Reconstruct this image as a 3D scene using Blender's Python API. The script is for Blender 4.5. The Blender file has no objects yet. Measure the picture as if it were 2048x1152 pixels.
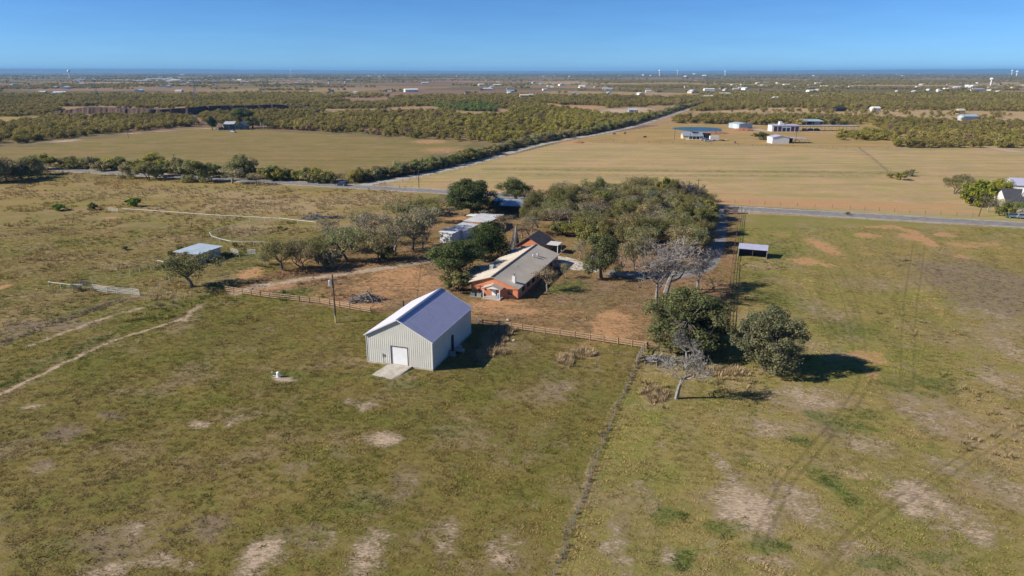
import bpy, math, random
import numpy as np
from mathutils import Vector, Matrix
R = math.radians
random.seed(11)
rng = np.random.default_rng(7)
scn = bpy.context.scene

# ------------------------------------------------------------------ camera, sky, sun, exposure
FPX, HZ, CH = 1384.0, 143.0, 45.0            # focal length in px of a 2048 px wide frame, horizon row, camera height
PITCH = math.atan((576 - HZ) / FPX)
cd = bpy.data.cameras.new('camera'); cam = bpy.data.objects.new('camera', cd); scn.collection.objects.link(cam)
cd.sensor_width = 36.0; cd.lens = 36.0 * FPX / 2048.0; cd.clip_start = 1.0; cd.clip_end = 200000.0
cam.location = (0, 0, CH); cam.rotation_euler = (math.pi / 2 - PITCH, 0, 0); scn.camera = cam

SUN_EL, SUN_AZ = R(31.5), R(190)               # azimuth: mathematical angle of the direction towards the sun
world = bpy.data.worlds.new('World'); scn.world = world; world.use_nodes = True
wn = world.node_tree.nodes; wl = world.node_tree.links
sky = wn.new('ShaderNodeTexSky'); sky.sky_type = 'NISHITA'; sky.sun_disc = False
sky.sun_elevation = SUN_EL; sky.sun_rotation = math.pi / 2 - SUN_AZ
sky.altitude = 200; sky.air_density = 0.6; sky.dust_density = 0.0; sky.ozone_density = 6.0
skc = wn.new('ShaderNodeMix'); skc.data_type = 'RGBA'; skc.blend_type = 'MULTIPLY'; skc.inputs[0].default_value = 1.0; skc.inputs[7].default_value = (0.72, 1.03, 1.28, 1)   # the camera's cool rendering of a clear sky
wl.new(sky.outputs[0], skc.inputs[6])
wtc = wn.new('ShaderNodeTexCoord'); wmp = wn.new('ShaderNodeMapping'); wmp.inputs['Scale'].default_value = (5, 5, 38); wl.new(wtc.outputs['Generated'], wmp.inputs[0])
wno = wn.new('ShaderNodeTexNoise'); wno.inputs['Scale'].default_value = 2.2; wno.inputs['Detail'].default_value = 5; wl.new(wmp.outputs[0], wno.inputs['Vector'])
wmr = wn.new('ShaderNodeMapRange'); wl.new(wno.outputs['Fac'], wmr.inputs[0]); wmr.inputs[1].default_value = .3; wmr.inputs[2].default_value = .75; wmr.inputs[3].default_value = .965; wmr.inputs[4].default_value = 1.035
wsc = wn.new('ShaderNodeVectorMath'); wsc.operation = 'SCALE'; wl.new(skc.outputs[2], wsc.inputs[0]); wl.new(wmr.outputs[0], wsc.inputs['Scale'])   # thin uneven high haze
wl.new(wsc.outputs[0], wn['Background'].inputs[0]); wn['Background'].inputs[1].default_value = 0.066
sd = bpy.data.lights.new('sun', 'SUN'); sun = bpy.data.objects.new('sun', sd); scn.collection.objects.link(sun)
sd.energy = 5.0; sd.angle = R(0.53); sd.color = (1.0, 0.93, 0.82)
sv = Vector((math.cos(SUN_AZ) * math.cos(SUN_EL), math.sin(SUN_AZ) * math.cos(SUN_EL), math.sin(SUN_EL)))
sun.rotation_euler = sv.to_track_quat('Z', 'Y').to_euler(); sun.location = (-300, -100, 300)
vs = scn.view_settings; vs.view_transform = 'Standard'; vs.look = 'None'; vs.gamma = 1.0; vs.exposure = 0.52
vs.use_curve_mapping = False
scn.cycles.use_denoising = True; scn.cycles.max_bounces = 5; scn.cycles.diffuse_bounces = 2
scn.cycles.glossy_bounces = 2; scn.cycles.transmission_bounces = 3; scn.cycles.transparent_max_bounces = 6
scn.cycles.volume_bounces = 0; scn.cycles.caustics_reflective = False; scn.cycles.caustics_refractive = False

# ------------------------------------------------------------------ helpers
def at(u, v, z=0.0):
    """place on the ground (or at height z) that the survey pixel (u, v) of the 2048x1152 photograph shows"""
    a = (u - 1024) / FPX; b = -(v - 576) / FPX
    Y = math.cos(PITCH) + b * math.sin(PITCH); Z = -math.sin(PITCH) + b * math.cos(PITCH)
    t = (CH - z) / -Z
    return Vector((a * t, Y * t, z))
def tall(u, v0, v1):
    p = at(u, v0); b = -(v1 - 576) / FPX
    return CH + (-math.sin(PITCH) + b * math.cos(PITCH)) * p.y / (math.cos(PITCH) + b * math.sin(PITCH))
def mpp(v):
    p = at(1024, v); return math.hypot(p.y, CH) / FPX / math.cos(math.atan2(abs(v - 576), FPX)) * 1.0

def link(o, parent=None):
    scn.collection.objects.link(o)
    if parent is not None: o.parent = parent
    return o
def tag(o, label=None, cat=None, group=None, kind=None):
    if label: o['label'] = label
    if cat: o['category'] = cat
    if group: o['group'] = group
    if kind: o['kind'] = kind
    return o
def thing(name, label, cat, loc=(0, 0, 0), rz=0.0, group=None):
    o = bpy.data.objects.new(name, None); o.empty_display_size = 0.3
    o.location = loc; o.rotation_euler = (0, 0, rz); link(o)
    return tag(o, label, cat, group)

class MB:
    def __init__(s): s.v = []; s.f = []
    def quad(s, a, b, c, d):
        n = len(s.v); s.v += [tuple(a), tuple(b), tuple(c), tuple(d)]; s.f.append((n, n + 1, n + 2, n + 3)); return s
    def poly(s, *p):
        n = len(s.v); s.v += [tuple(q) for q in p]; s.f.append(tuple(range(n, n + len(p)))); return s
    def box(s, x0, x1, y0, y1, z0, z1):
        n = len(s.v)
        s.v += [(x, y, z) for z in (z0, z1) for x, y in ((x0, y0), (x1, y0), (x1, y1), (x0, y1))]
        s.f += [tuple(n + i for i in q) for q in ((3, 2, 1, 0), (4, 5, 6, 7), (0, 1, 5, 4), (1, 2, 6, 5), (2, 3, 7, 6), (3, 0, 4, 7))]
        return s
    def hexa(s, lo, hi):
        n = len(s.v); s.v += [tuple(p) for p in lo] + [tuple(p) for p in hi]
        s.f += [tuple(n + i for i in q) for q in ((3, 2, 1, 0), (4, 5, 6, 7), (0, 1, 5, 4), (1, 2, 6, 5), (2, 3, 7, 6), (3, 0, 4, 7))]
        return s
    def slab(s, a, b, c, d, t):
        """sheet a-b-c-d thickened downwards by t"""
        dn = Vector((0, 0, -t)); P = [Vector(p) for p in (a, b, c, d)]
        return s.hexa([p + dn for p in P], P)
    def tube(s, p0, p1, r0, r1=None, n=6, cap=True):
        r1 = r0 if r1 is None else r1
        p0 = Vector(p0); p1 = Vector(p1); d = (p1 - p0)
        if d.length < 1e-6: return s
        d.normalize(); a = d.orthogonal().normalized(); b = d.cross(a); k = len(s.v)
        for p, r in ((p0, r0), (p1, r1)):
            for i in range(n):
                t = 2 * math.pi * i / n; s.v.append(tuple(p + a * (r * math.cos(t)) + b * (r * math.sin(t))))
        for i in range(n):
            j = (i + 1) % n; s.f.append((k + i, k + j, k + n + j, k + n + i))
        if cap:
            s.f.append(tuple(k + n + i for i in range(n))); s.f.append(tuple(k + i for i in reversed(range(n))))
        return s
    def bar(s, p0, p1, w, h):
        p0 = Vector(p0); p1 = Vector(p1); d = (p1 - p0).normalized()
        up = Vector((0, 0, 1)) if abs(d.z) < 0.95 else Vector((1, 0, 0))
        a = d.cross(up).normalized() * (w / 2); b = a.cross(d).normalized() * (h / 2)
        return s.hexa([p0 - a - b, p0 + a - b, p0 + a + b, p0 - a + b], [p1 - a - b, p1 + a - b, p1 + a + b, p1 - a + b])
    def mesh(s, name):
        m = bpy.data.meshes.new(name); m.from_pydata(s.v, [], s.f); m.update(); return m
    def build(s, name, mat, parent=None, smooth=False):
        m = s.mesh(name); m.materials.append(mat)
        if smooth: m.shade_smooth()
        return link(bpy.data.objects.new(name, m), parent)
def bx(name, mat, parent, *b): return MB().box(*b).build(name, mat, parent)
def np_mesh(name, V, Fq, mat=None, smooth=False):
    """V (n,3), Fq (m,k) with constant k"""
    V = np.asarray(V, np.float32); Fq = np.asarray(Fq, np.int32); m = bpy.data.meshes.new(name)
    m.vertices.add(len(V)); m.vertices.foreach_set('co', V.ravel())
    k = Fq.shape[1]; m.loops.add(Fq.size); m.loops.foreach_set('vertex_index', Fq.ravel())
    m.polygons.add(len(Fq)); m.polygons.foreach_set('loop_start', np.arange(len(Fq), dtype=np.int32) * k)
    m.polygons.foreach_set('loop_total', np.full(len(Fq), k, np.int32))
    if smooth: m.polygons.foreach_set('use_smooth', np.ones(len(Fq), bool))
    m.update(calc_edges=True)
    if mat: m.materials.append(mat)
    return m

# ------------------------------------------------------------------ materials
def nt(name):
    m = bpy.data.materials.new(name); m.use_nodes = True; t = m.node_tree
    return m, t, t.nodes['Principled BSDF'], t.nodes, t.links
def mixn(n, l, fac, a, b, mode='MIX'):
    x = n.new('ShaderNodeMix'); x.data_type = 'RGBA'; x.blend_type = mode
    for s, val in ((0, fac), (6, a), (7, b)):
        if isinstance(val, (int, float)): x.inputs[s].default_value = val
        elif isinstance(val, tuple): x.inputs[s].default_value = (*val[:3], 1)
        else: l.new(val, x.inputs[s])
    return x.outputs[2]
def mathn(n, l, op, a, b=0.0, clamp=False):
    x = n.new('ShaderNodeMath'); x.operation = op; x.use_clamp = clamp
    for s, val in ((0, a), (1, b)):
        if isinstance(val, (int, float)): x.inputs[s].default_value = val
        else: l.new(val, x.inputs[s])
    return x.outputs[0]
def noise(n, l, vec, scale, detail=3.0, rough=0.55):
    x = n.new('ShaderNodeTexNoise'); x.inputs['Scale'].default_value = scale; x.inputs['Detail'].default_value = detail
    x.inputs['Roughness'].default_value = rough
    if vec is not None: l.new(vec, x.inputs['Vector'])
    return x.outputs['Fac']
def smooth(n, l, val, lo, hi, a=0.0, b=1.0):
    x = n.new('ShaderNodeMapRange'); x.interpolation_type = 'SMOOTHSTEP'; l.new(val, x.inputs[0])
    x.inputs[1].default_value = lo; x.inputs[2].default_value = hi; x.inputs[3].default_value = a; x.inputs[4].default_value = b
    return x.outputs[0]
def plain(name, col, rough=0.7, metal=0.0, var=0.25, scale=2.0, dirt=None, dirt_amt=0.4, bump=0.0, stretch=None):
    m, t, p, n, l = nt(name)
    tc = n.new('ShaderNodeTexCoord'); vec = tc.outputs['Object']
    if stretch:
        mp = n.new('ShaderNodeMapping'); mp.inputs['Scale'].default_value = stretch; l.new(vec, mp.inputs[0]); vec = mp.outputs[0]
    f = noise(n, l, vec, scale, 5)
    c = mixn(n, l, smooth(n, l, f, 0.3, 0.7), tuple(x * (1 - var) for x in col), tuple(min(1, x * (1 + var)) for x in col))
    if dirt:
        g = noise(n, l, vec, scale * 0.37, 4); c = mixn(n, l, smooth(n, l, g, 0.5, 0.72, 0, dirt_amt), c, dirt)
    l.new(c, p.inputs['Base Color']); p.inputs['Roughness'].default_value = rough; p.inputs['Metallic'].default_value = metal
    if bump:
        b = n.new('ShaderNodeBump'); b.inputs['Strength'].default_value = bump; b.inputs['Distance'].default_value = 0.05
        l.new(noise(n, l, vec, scale * 4, 4), b.inputs['Height']); l.new(b.outputs[0], p.inputs['Normal'])
    return m
def foliage(name, source='OBJECT', col=(0.1, 0.1, 0.05), trans=0.36, lo=0.7, hi=1.5):
    m, t, p, n, l = nt(name)
    if source == 'OBJECT': base = n.new('ShaderNodeObjectInfo').outputs['Color']
    elif source == 'INSTANCER':
        a = n.new('ShaderNodeAttribute'); a.attribute_type = 'INSTANCER'; a.attribute_name = 'tint'; base = a.outputs['Color']
    else:
        rgb = n.new('ShaderNodeRGB'); rgb.outputs[0].default_value = (*col, 1); base = rgb.outputs[0]
    gm = n.new('ShaderNodeNewGeometry')
    mr = n.new('ShaderNodeMapRange'); l.new(gm.outputs['Random Per Island'], mr.inputs[0]); mr.inputs[3].default_value = lo; mr.inputs[4].default_value = hi
    cb = n.new('ShaderNodeCombineColor')
    for i in range(3): l.new(mr.outputs[0], cb.inputs[i])
    c = mixn(n, l, 1.0, base, cb.outputs[0], 'MULTIPLY')
    if source == 'OBJECT':
        tc = n.new('ShaderNodeTexCoord'); q = smooth(n, l, noise(n, l, tc.outputs['Object'], .55, 3), .35, .65)
        c = mixn(n, l, q, mixn(n, l, 1., c, (.72, .78, .74), 'MULTIPLY'), mixn(n, l, 1., c, (1.28, 1.2, 1.12), 'MULTIPLY'))
    n.remove(p)
    d = n.new('ShaderNodeBsdfDiffuse'); tr = n.new('ShaderNodeBsdfTranslucent'); mx = n.new('ShaderNodeMixShader')
    l.new(c, d.inputs[0]); l.new(c, tr.inputs[0]); mx.inputs[0].default_value = trans
    l.new(d.outputs[0], mx.inputs[1]); l.new(tr.outputs[0], mx.inputs[2]); l.new(mx.outputs[0], n['Material Output'].inputs[0])
    return m
M = dict(
    leaf=foliage('leaf_mat'), leaf_i=foliage('leaf_far_mat', 'INSTANCER'), grass_i=foliage('grass_mat', 'INSTANCER', trans=0.35, lo=0.75, hi=1.35),
    bark=plain('bark_mat', (0.11, 0.09, 0.075), 0.9, 0, 0.4, 6, bump=0.5), deadbark=plain('dead_bark_mat', (0.23, 0.205, 0.185), 0.9, 0, 0.35, 5),
    palebark=plain('bleached_bark_mat', (0.24, 0.22, 0.20), 0.9, 0, 0.25, 5),
    darkbark=plain('charred_bark_mat', (0.10, 0.085, 0.08), 0.9, 0, 0.4, 5),
    siding=plain('siding_mat', (0.60, 0.585, 0.52), 0.5, 0.0, 0.05, 0.6, (0.46, 0.42, 0.33), 0.25),
    trim=plain('trim_mat', (0.62, 0.60, 0.57), 0.5, 0, 0.06, 2),
    galv=plain('galvalume_mat', (0.47, 0.465, 0.60), 0.5, 0.15, 0.06, 0.8), ridge=plain('ridge_mat', (0.40, 0.42, 0.46), 0.45, 0.5, 0.1, 2),
    roller=plain('roller_door_mat', (0.80, 0.80, 0.80), 0.45, 0, 0.03, 1), dark=plain('dark_opening_mat', (0.018, 0.018, 0.02), 0.8, 0, 0.3, 2),
    concrete=plain('concrete_mat', (0.43, 0.39, 0.33), 0.9, 0, 0.14, 1.2, (0.22, 0.19, 0.15), 0.5, 0.2),
    palecon=plain('pale_concrete_mat', (0.56, 0.52, 0.45), 0.9, 0, 0.15, 0.5, (0.32, 0.27, 0.20), 0.5),
    orange=plain('orange_stucco_mat', (0.58, 0.215, 0.105), 0.85, 0, 0.1, 1.2, (0.36, 0.13, 0.07), 0.35, 0.15),
    tanroof=plain('tan_metal_roof_mat', (0.50, 0.44, 0.355), 0.6, 0.08, 0.08, 0.25, (0.30, 0.25, 0.19), 0.4),
    shingle=plain('shingle_mat', (0.11, 0.085, 0.08), 0.95, 0, 0.4, 3, (0.2, 0.17, 0.15), 0.4),
    white=plain('white_paint_mat', (0.74, 0.73, 0.70), 0.5, 0, 0.06, 2, (0.5, 0.45, 0.38), 0.25),
    oldtin=plain('old_tin_mat', (0.62, 0.62, 0.62), 0.5, 0.35, 0.12, 0.5, (0.38, 0.30, 0.24), 0.6),
    bluetin=plain('blue_tin_mat', (0.34, 0.40, 0.46), 0.5, 0.3, 0.15, 0.5, (0.20, 0.17, 0.16), 0.5),
    tarp=plain('blue_tarp_mat', (0.03, 0.17, 0.42), 0.5, 0, 0.2, 1), window=plain('window_glass_mat', (0.03, 0.035, 0.045), 0.12, 0, 0.1, 2),
    fencewood=plain('fence_wood_mat', (0.42, 0.28, 0.165), 0.85, 0, 0.3, 5), oldwood=plain('old_wood_mat', (0.10, 0.075, 0.06), 0.9, 0, 0.35, 5),
    pole=plain('pole_wood_mat', (0.075, 0.055, 0.045), 0.9, 0, 0.35, 3), palepole=plain('pale_pole_mat', (0.27, 0.24, 0.21), 0.9, 0, 0.25, 4),
    pipe=plain('white_pipe_mat', (0.72, 0.71, 0.69), 0.5, 0, 0.08, 3), rust=plain('rusty_pipe_mat', (0.20, 0.075, 0.045), 0.8, 0.1, 0.35, 4),
    steel=plain('dull_steel_mat', (0.34, 0.34, 0.34), 0.5, 0.5, 0.2, 4), wire=plain('wire_mat', (0.14, 0.13, 0.12), 0.6, 0.5, 0.2, 4),
    grey=plain('grey_unit_mat', (0.30, 0.31, 0.31), 0.6, 0.2, 0.15, 4), navy=plain('navy_paint_mat', (0.035, 0.05, 0.10), 0.25, 0.3, 0.05, 2),
    rubber=plain('rubber_mat', (0.02, 0.02, 0.02), 0.8, 0, 0.2, 4), yellow=plain('yellow_sleeve_mat', (0.55, 0.40, 0.12), 0.7, 0, 0.15, 3),
    blue=plain('blue_plastic_mat', (0.16, 0.28, 0.50), 0.5, 0, 0.2, 3), cream=plain('cream_wall_mat', (0.55, 0.46, 0.32), 0.8, 0, 0.08, 0.3),
    darkroof=plain('dark_roof_mat', (0.055, 0.055, 0.065), 0.8, 0, 0.25, 2), teal=plain('teal_wall_mat', (0.10, 0.15, 0.16), 0.8, 0, 0.15, 1),
    black=plain('black_paint_mat', (0.025, 0.022, 0.03), 0.6, 0, 0.2, 2), stone=plain('stone_mat', (0.13, 0.09, 0.085), 0.9, 0, 0.4, 4),
    silver=plain('silver_paint_mat', (0.55, 0.57, 0.60), 0.3, 0.4, 0.05, 2), purple=plain('maroon_door_mat', (0.05, 0.025, 0.05), 0.6, 0, 0.1, 2),
    seablue=plain('pale_blue_roof_mat', (0.42, 0.50, 0.56), 0.5, 0.2, 0.1, 0.4), brick=plain('far_brick_mat', (0.33, 0.20, 0.15), 0.8, 0, 0.15, 1))

# ------------------------------------------------------------------ ground cover map (what grows or lies where)
ELL = dict(bare=[], orange=[], green=[], grey=[], dry=[], clear=[])
def ell(kind, u, v, ru, rv, amt=1.0, rot=0.0):
    c = at(u, v); rx = abs(at(u + ru, v).x - c.x); ry = (at(u, v - rv).y - at(u, v + rv).y) / 2
    ELL[kind].append((c.x, c.y, rx, ry, amt, rot))
LIN = dict(bare=[], orange=[], green=[], grey=[], dry=[], track=[], clear=[])
def lin(kind, px, w, amt=1.0): LIN[kind].append(([at(*p) for p in px], w, amt))
for e in ((770, 880, 48, 16), (520, 1115, 44, 52, .95), (738, 1105, 40, 50, .88), (400, 852, 20, 12, .8), (330, 1128, 60, 22, .66), (100, 938, 32, 14, .5), (215, 1138, 75, 20, .62),
          (900, 1075, 34, 44, .64), (1010, 1098, 34, 40, .62), (1490, 1010, 60, 60, .95), (1465, 1000, 55, 50, .55), (1600, 1010, 55, 50, .62), (1840, 1000, 62, 55, .85), (1240, 1100, 26, 70, .62), (1920, 1050, 75, 42, .66), (2020, 985, 55, 45, .6),
          (1440, 925, 16, 22, .7), (1610, 795, 75, 24, .68), (1870, 830, 85, 50, .52), (475, 843, 16, 9, .7), (735, 812, 22, 10, .75), (60, 818, 28, 7, .8), (1300, 990, 26, 28, .6),
          (572, 756, 22, 6, 1.2), (1330, 1105, 20, 25, .5), (1540, 1120, 60, 18, .55), (700, 800, 20, 9, .6), (480, 700, 35, 10, .4), (1330, 890, 18, 11, .55), (1300, 815, 40, 10, .4), (2030, 700, 60, 60, .55), (1990, 640, 60, 40, .5),
          (1060, 1010, 22, 12, .4), (1560, 860, 70, 22, .62), (1740, 890, 60, 26, .56), (1900, 930, 60, 26, .5), (1650, 700, 50, 30, .45), (1560, 640, 40, 20, .45), (2000, 760, 50, 40, .62), (1720, 1100, 60, 24, .5), (1420, 1090, 40, 24, .5), (1640, 620, 50, 40, .42), (1780, 570, 40, 14, .5), (600, 930, 22, 10, .4), (820, 960, 30, 22, .4), (1110, 780, 40, 24, .4), (1130, 900, 22, 14, .35), (270, 1060, 60, 24, .5), (640, 1080, 50, 28, .5)): ell('bare', *e)
for e in ((1225, 633, 36, 11, 1.1), (1225, 662, 55, 18, .9), (990, 607, 60, 9, 1.), (1040, 622, 65, 10, .85), (760, 570, 75, 26, .7), (800, 548, 60, 16, .9), (740, 612, 40, 7, .85), (680, 608, 40, 6, .7), (540, 572, 65, 12, .8), (500, 548, 28, 14, 1.1), (935, 440, 45, 10, 1.), (815, 437, 45, 8, .8), (745, 445, 22, 4, .8),
          (620, 487, 15, 4, 1.1), (1648, 494, 22, 20, 1.), (1612, 523, 36, 9, 1.), (1650, 530, 18, 6, .8), (1735, 471, 28, 5, .9), (1830, 475, 30, 8, 1.), (1890, 470, 24, 5, .9), (1930, 490, 38, 7, .85), (1960, 487, 45, 6, .7), (1765, 455, 30, 3, .8), (1560, 468, 25, 6, .6), (1500, 480, 16, 4, .5), (1730, 508, 28, 4, .6), (1920, 512, 20, 5, .7),
          (1730, 714, 42, 16, .8), (1745, 750, 26, 9, .7), (222, 436, 16, 3, 1.), (5, 575, 14, 6, 1.), (1412, 436, 22, 5, 1.1), (890, 300, 60, 6, .7), (860, 283, 40, 5, .8), (1150, 285, 40, 4, .9), (1450, 268, 20, 3, .9), (1010, 455, 40, 10, .6), (1330, 460, 70, 10, .5), (880, 560, 60, 14, .55), (1150, 660, 60, 12, .45), (1100, 640, 60, 10, .4), (1290, 690, 40, 8, .5), (1100, 500, 30, 14, .4), (640, 590, 60, 12, .55), (830, 590, 70, 16, .6), (700, 575, 60, 14, .5), (950, 625, 70, 12, .5), (1120, 625, 80, 14, .45), (1180, 690, 60, 10, .5), (590, 520, 60, 10, .7), (700, 530, 60, 8, .7), (830, 565, 60, 20, .8), (760, 590, 70, 14, .75), (1000, 618, 80, 12, .8), (1230, 650, 80, 26, .7)): ell('orange', *e)
for e in ((1460, 1052, 52, 14), (1535, 1092, 70, 14), (1665, 965, 26, 44), (1335, 1032, 30, 22), (1360, 1112, 30, 26), (1640, 835, 32, 18, .9), (1700, 850, 42, 26, .9), (1730, 830, 60, 24, .6), (1810, 775, 60, 28, .6), (590, 590, 55, 12, 1.15), (580, 752, 44, 13, .8), (1120, 578, 42, 12, .9), (1150, 570, 40, 10, .8), (780, 742, 55, 20, .8), (820, 770, 60, 12, .6), (230, 960, 60, 26, .35), (100, 1100, 90, 40, .4), (580, 970, 50, 24, .35), (500, 885, 50, 12, .35), (60, 760, 60, 10, .5), (200, 718, 60, 9, .45),
          (1560, 500, 60, 30, .6), (1600, 880, 40, 14, .9), (1880, 770, 50, 18, .8), (1700, 660, 60, 26, .7), (1560, 600, 50, 24, .7), (1760, 1130, 60, 16, .8), (1860, 1110, 50, 14, .7), (420, 1000, 60, 20, .6), (720, 1010, 60, 20, .6), (150, 720, 50, 8, .6), (900, 860, 60, 20, .5), (300, 800, 70, 16, .5), (1520, 570, 60, 40, .45), (1110, 740, 120, 40, .4), (1190, 790, 80, 40, .45), (440, 570, 40, 8, .7), (490, 510, 40, 12, .7), (480, 535, 60, 8, .5), (300, 535, 60, 6, .4), (560, 380, 120, 5, .5)): ell('green', *e)
for e in ((1950, 575, 90, 55), (1880, 540, 50, 26), (2000, 560, 70, 50), (1990, 610, 80, 30), (130, 862, 50, 16), (225, 832, 40, 8), (240, 1085, 90, 34, .9), (400, 1060, 70, 30, .7), (1650, 850, 50, 40, .8), (600, 1070, 60, 30, .7), (1480, 960, 50, 24, .6), (90, 925, 40, 12), (110, 650, 110, 14, .9), (30, 660, 60, 14, .8), (330, 610, 40, 8, .7), (1240, 1060, 30, 40, .7), (1120, 785, 50, 20, .6), (1190, 575, 120, 30, .5), (820, 960, 50, 40, .6), (1550, 1000, 90, 60, .6), (1880, 830, 90, 50, .6), (1360, 850, 40, 18, .6), (1740, 460, 100, 6, .4), (570, 400, 60, 8, .5), (500, 470, 30, 8, .8)): ell('grey', *e)
for e in ((380, 385, 200, 14, .6), (560, 410, 180, 18, .85), (740, 400, 100, 14, .8), (500, 460, 60, 14, .7), (480, 395, 90, 10, .7), (200, 390, 150, 12, .5), (240, 530, 60, 12, .8), (370, 510, 40, 8, .8), (330, 590, 70, 10, .8), (350, 480, 30, 10, .6), (1000, 672, 30, 20, 1.3), (985, 692, 26, 18, 1.3), (965, 715, 18, 14, 1.3), (1130, 722, 20, 12, 1.3), (1165, 705, 30, 12, 1.15), (1310, 790, 30, 26, .9), (1450, 745, 110, 16, .9), (1480, 770, 60, 14, .7), (1520, 533, 40, 10, .8), (2000, 900, 60, 60, .6), (1850, 660, 70, 40, .4), (1720, 945, 40, 16, .8), (1960, 800, 60, 60, .4), (100, 590, 110, 14, .5), (60, 620, 100, 20, .4), (1800, 520, 90, 14, .4), (1350, 740, 50, 16, .6), (270, 1030, 80, 18, .2)): ell('dry', *e)
lin('bare', [(0, 790), (40, 768), (120, 730), (200, 692), (270, 668), (320, 652), (370, 634)], 0.55, 1.0)
lin('bare', [(362, 642), (380, 628), (400, 612)], .9, .9)
lin('bare', [(60, 692), (110, 672), (160, 655)], 0.7, .8); lin('bare', [(170, 650), (215, 634), (280, 616)], 0.55, .9)
lin('green', [(0, 770), (120, 712), (260, 652), (420, 592)], 1.0, .8)
lin('bare', [(470, 585), (520, 573), (600, 560), (700, 546), (790, 533), (880, 518)], 1.7, 1.0)
lin('orange', [(1780, 452), (1820, 462), (1850, 478), (1862, 490)], 2.2, .9)
lin('bare', [(0, 297), (140, 281), (250, 268), (330, 262), (410, 257), (440, 256)], 2.4, 1.2)
for k in (0, 26):
    lin('track', [(1722 + k, 740), (1712 + k, 775), (1672 + k, 835), (1620 + k, 892), (1560 + k, 965), (1522 + k, 1045), (1506 + k * .8, 1090)], .3, 1.)
    lin('track', [(1826 + k * .9, 488), (1818 + k, 540), (1808 + k, 600), (1803 + k, 680), (1800 + k, 780)], .3, .9)
    lin('track', [(1655 + k, 535), (1682 + k, 590), (1700 + k, 650), (1706 + k, 705)], .3, .9)
    lin('track', [(2048, 832 + k), (1960, 886 + k), (1880, 940 + k), (1800, 990 + k), (1700, 1060 + k), (1620, 1150 + k)], .3, .9)
    lin('track', [(600 + k, 640), (560 + k, 700), (520 + k, 760), (520 + k, 850), (560 + k, 940)], .3, .7)
    lin('track', [(740 + k, 770), (690 + k, 830), (610 + k, 870), (560 + k, 885)], .4, .4)
lin('track', [(1618, 580), (1640, 640), (1668, 700)], .3, .9); lin('track', [(130, 790), (125, 850), (160, 930)], .4, .6)
lin('grey', [(1284, 712), (1240, 800), (1195, 915), (1150, 1040), (1108, 1152)], .35, .8)
lin('dry', [(1278, 712), (1232, 805), (1185, 920), (1138, 1050), (1095, 1152)], .3, .6)
lin('grey', [(0, 688), (110, 645), (220, 605), (300, 590)], 1.6, .8)
lin('dry', [(430, 410), (630, 430), (800, 400)], 5, .4)
for v0, v1, uu0, uu1, w, a in ((388, 412, 1080, 1900, 3.2, .8), (398, 424, 1250, 1960, 2.6, .75), (380, 398, 1060, 1700, 2.0, .6), (372, 386, 1000, 1500, 2.0, .5), (362, 366, 1000, 1350, 1.6, .4), (376, 376, 820, 1050, 3, .45), (366, 372, 860, 1100, 2.2, .55), (318, 326, 1000, 1250, 2, .3), (404, 414, 1500, 1800, 2, .7)): lin('orange', [(uu0, v0), ((uu0 + uu1) / 2, (v0 + v1) / 2 + 1), (uu1, v1)], w, min(1.15, a * 1.45))
for v0, v1, uu0, uu1, w, a in ((338, 346, 980, 1800, 6, .6), (350, 352, 1050, 1750, 5, .5), (330, 334, 1100, 1600, 5, .3), (296, 300, 1640, 1740, 5, .5), (350, 356, 1800, 2040, 5, .5), (280, 285, 300, 700, 8, .3)): lin('green', [(uu0, v0), ((uu0 + uu1) / 2, (v0 + v1) / 2), (uu1, v1)], w, a * 1.2)
for v0, v1, uu0, uu1, w in ((328, 326, 1150, 1400, .8), (312, 309, 1250, 1500, 1.0), (356, 357, 1300, 1750, .6), (368, 369, 1300, 1760, .5), (300, 300, 1420, 1620, 1.2), (383, 391, 1200, 1700, .5), (345, 340, 1380, 1560, .8)): lin('track', [(uu0, v0), (uu1, v1)], w, .6)
lin('grey', [(1715, 300), (1760, 330), (1800, 352), (1850, 372)], 2.2, .8)
lin('bare', [(1375, 291), (1560, 292), (1700, 295), (1800, 297), (1990, 298), (2048, 302)], 1.2, .9)
lin('bare', [(1340, 247), (1480, 250), (1540, 252)], 3.0, 1.1); lin('bare', [(1480, 250), (1530, 262), (1600, 263), (1720, 264)], 4.5, 1.3)
lin('bare', [(1990, 298), (2048, 304)], 6, 1.2)
lin('orange', [(1090, 207), (1120, 213), (1180, 220)], 10, 1.1); ell('bare', 1250, 222, 50, 4.5, 1.25); ell('bare', 1280, 218, 28, 3, 1.2); lin('bare', [(1170, 222), (1240, 229), (1260, 226)], 7, 1.2)
ell('orange', 1150, 214, 70, 5, .7); lin('orange', [(680, 212), (760, 210), (860, 209)], 7, .6); ell('orange', 1010, 212, 40, 3, .6); ell('orange', 1440, 263, 60, 7, .6); ell('orange', 1480, 262, 22, 3, 1.)
lin('bare', [(1335, 198), (1300, 182), (1290, 176)], 8, .8); lin('bare', [(1280, 178), (1200, 181)], 8, .7)
lin('orange', [(880, 378), (1000, 388), (1200, 400), (1430, 411)], 1.5, .5)
lin('bare', [(1440, 423), (1640, 433), (1850, 445), (2048, 457)], 1.4, .7)
lin('green', [(1440, 428), (1640, 439), (1700, 442)], 2.0, .5)
POLY = []
def field(px, col): POLY.append(([at(*p) for p in px], col))
NEAR = (0.184, 0.151, 0.050)
field([(-900, 1300), (-900, 520), (2900, 520), (2900, 1300)], NEAR)
field([(1285, 700), (1110, 1152), (1000, 1300), (2900, 1300), (2900, 470), (1478, 425), (1455, 650)], (0.248, 0.203, 0.076))
field([(-900, 560), (-900, 380), (0, 380), (850, 395), (860, 440), (640, 470), (450, 580), (0, 700), (-400, 800)], (0.235, 0.188, 0.076))
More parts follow.
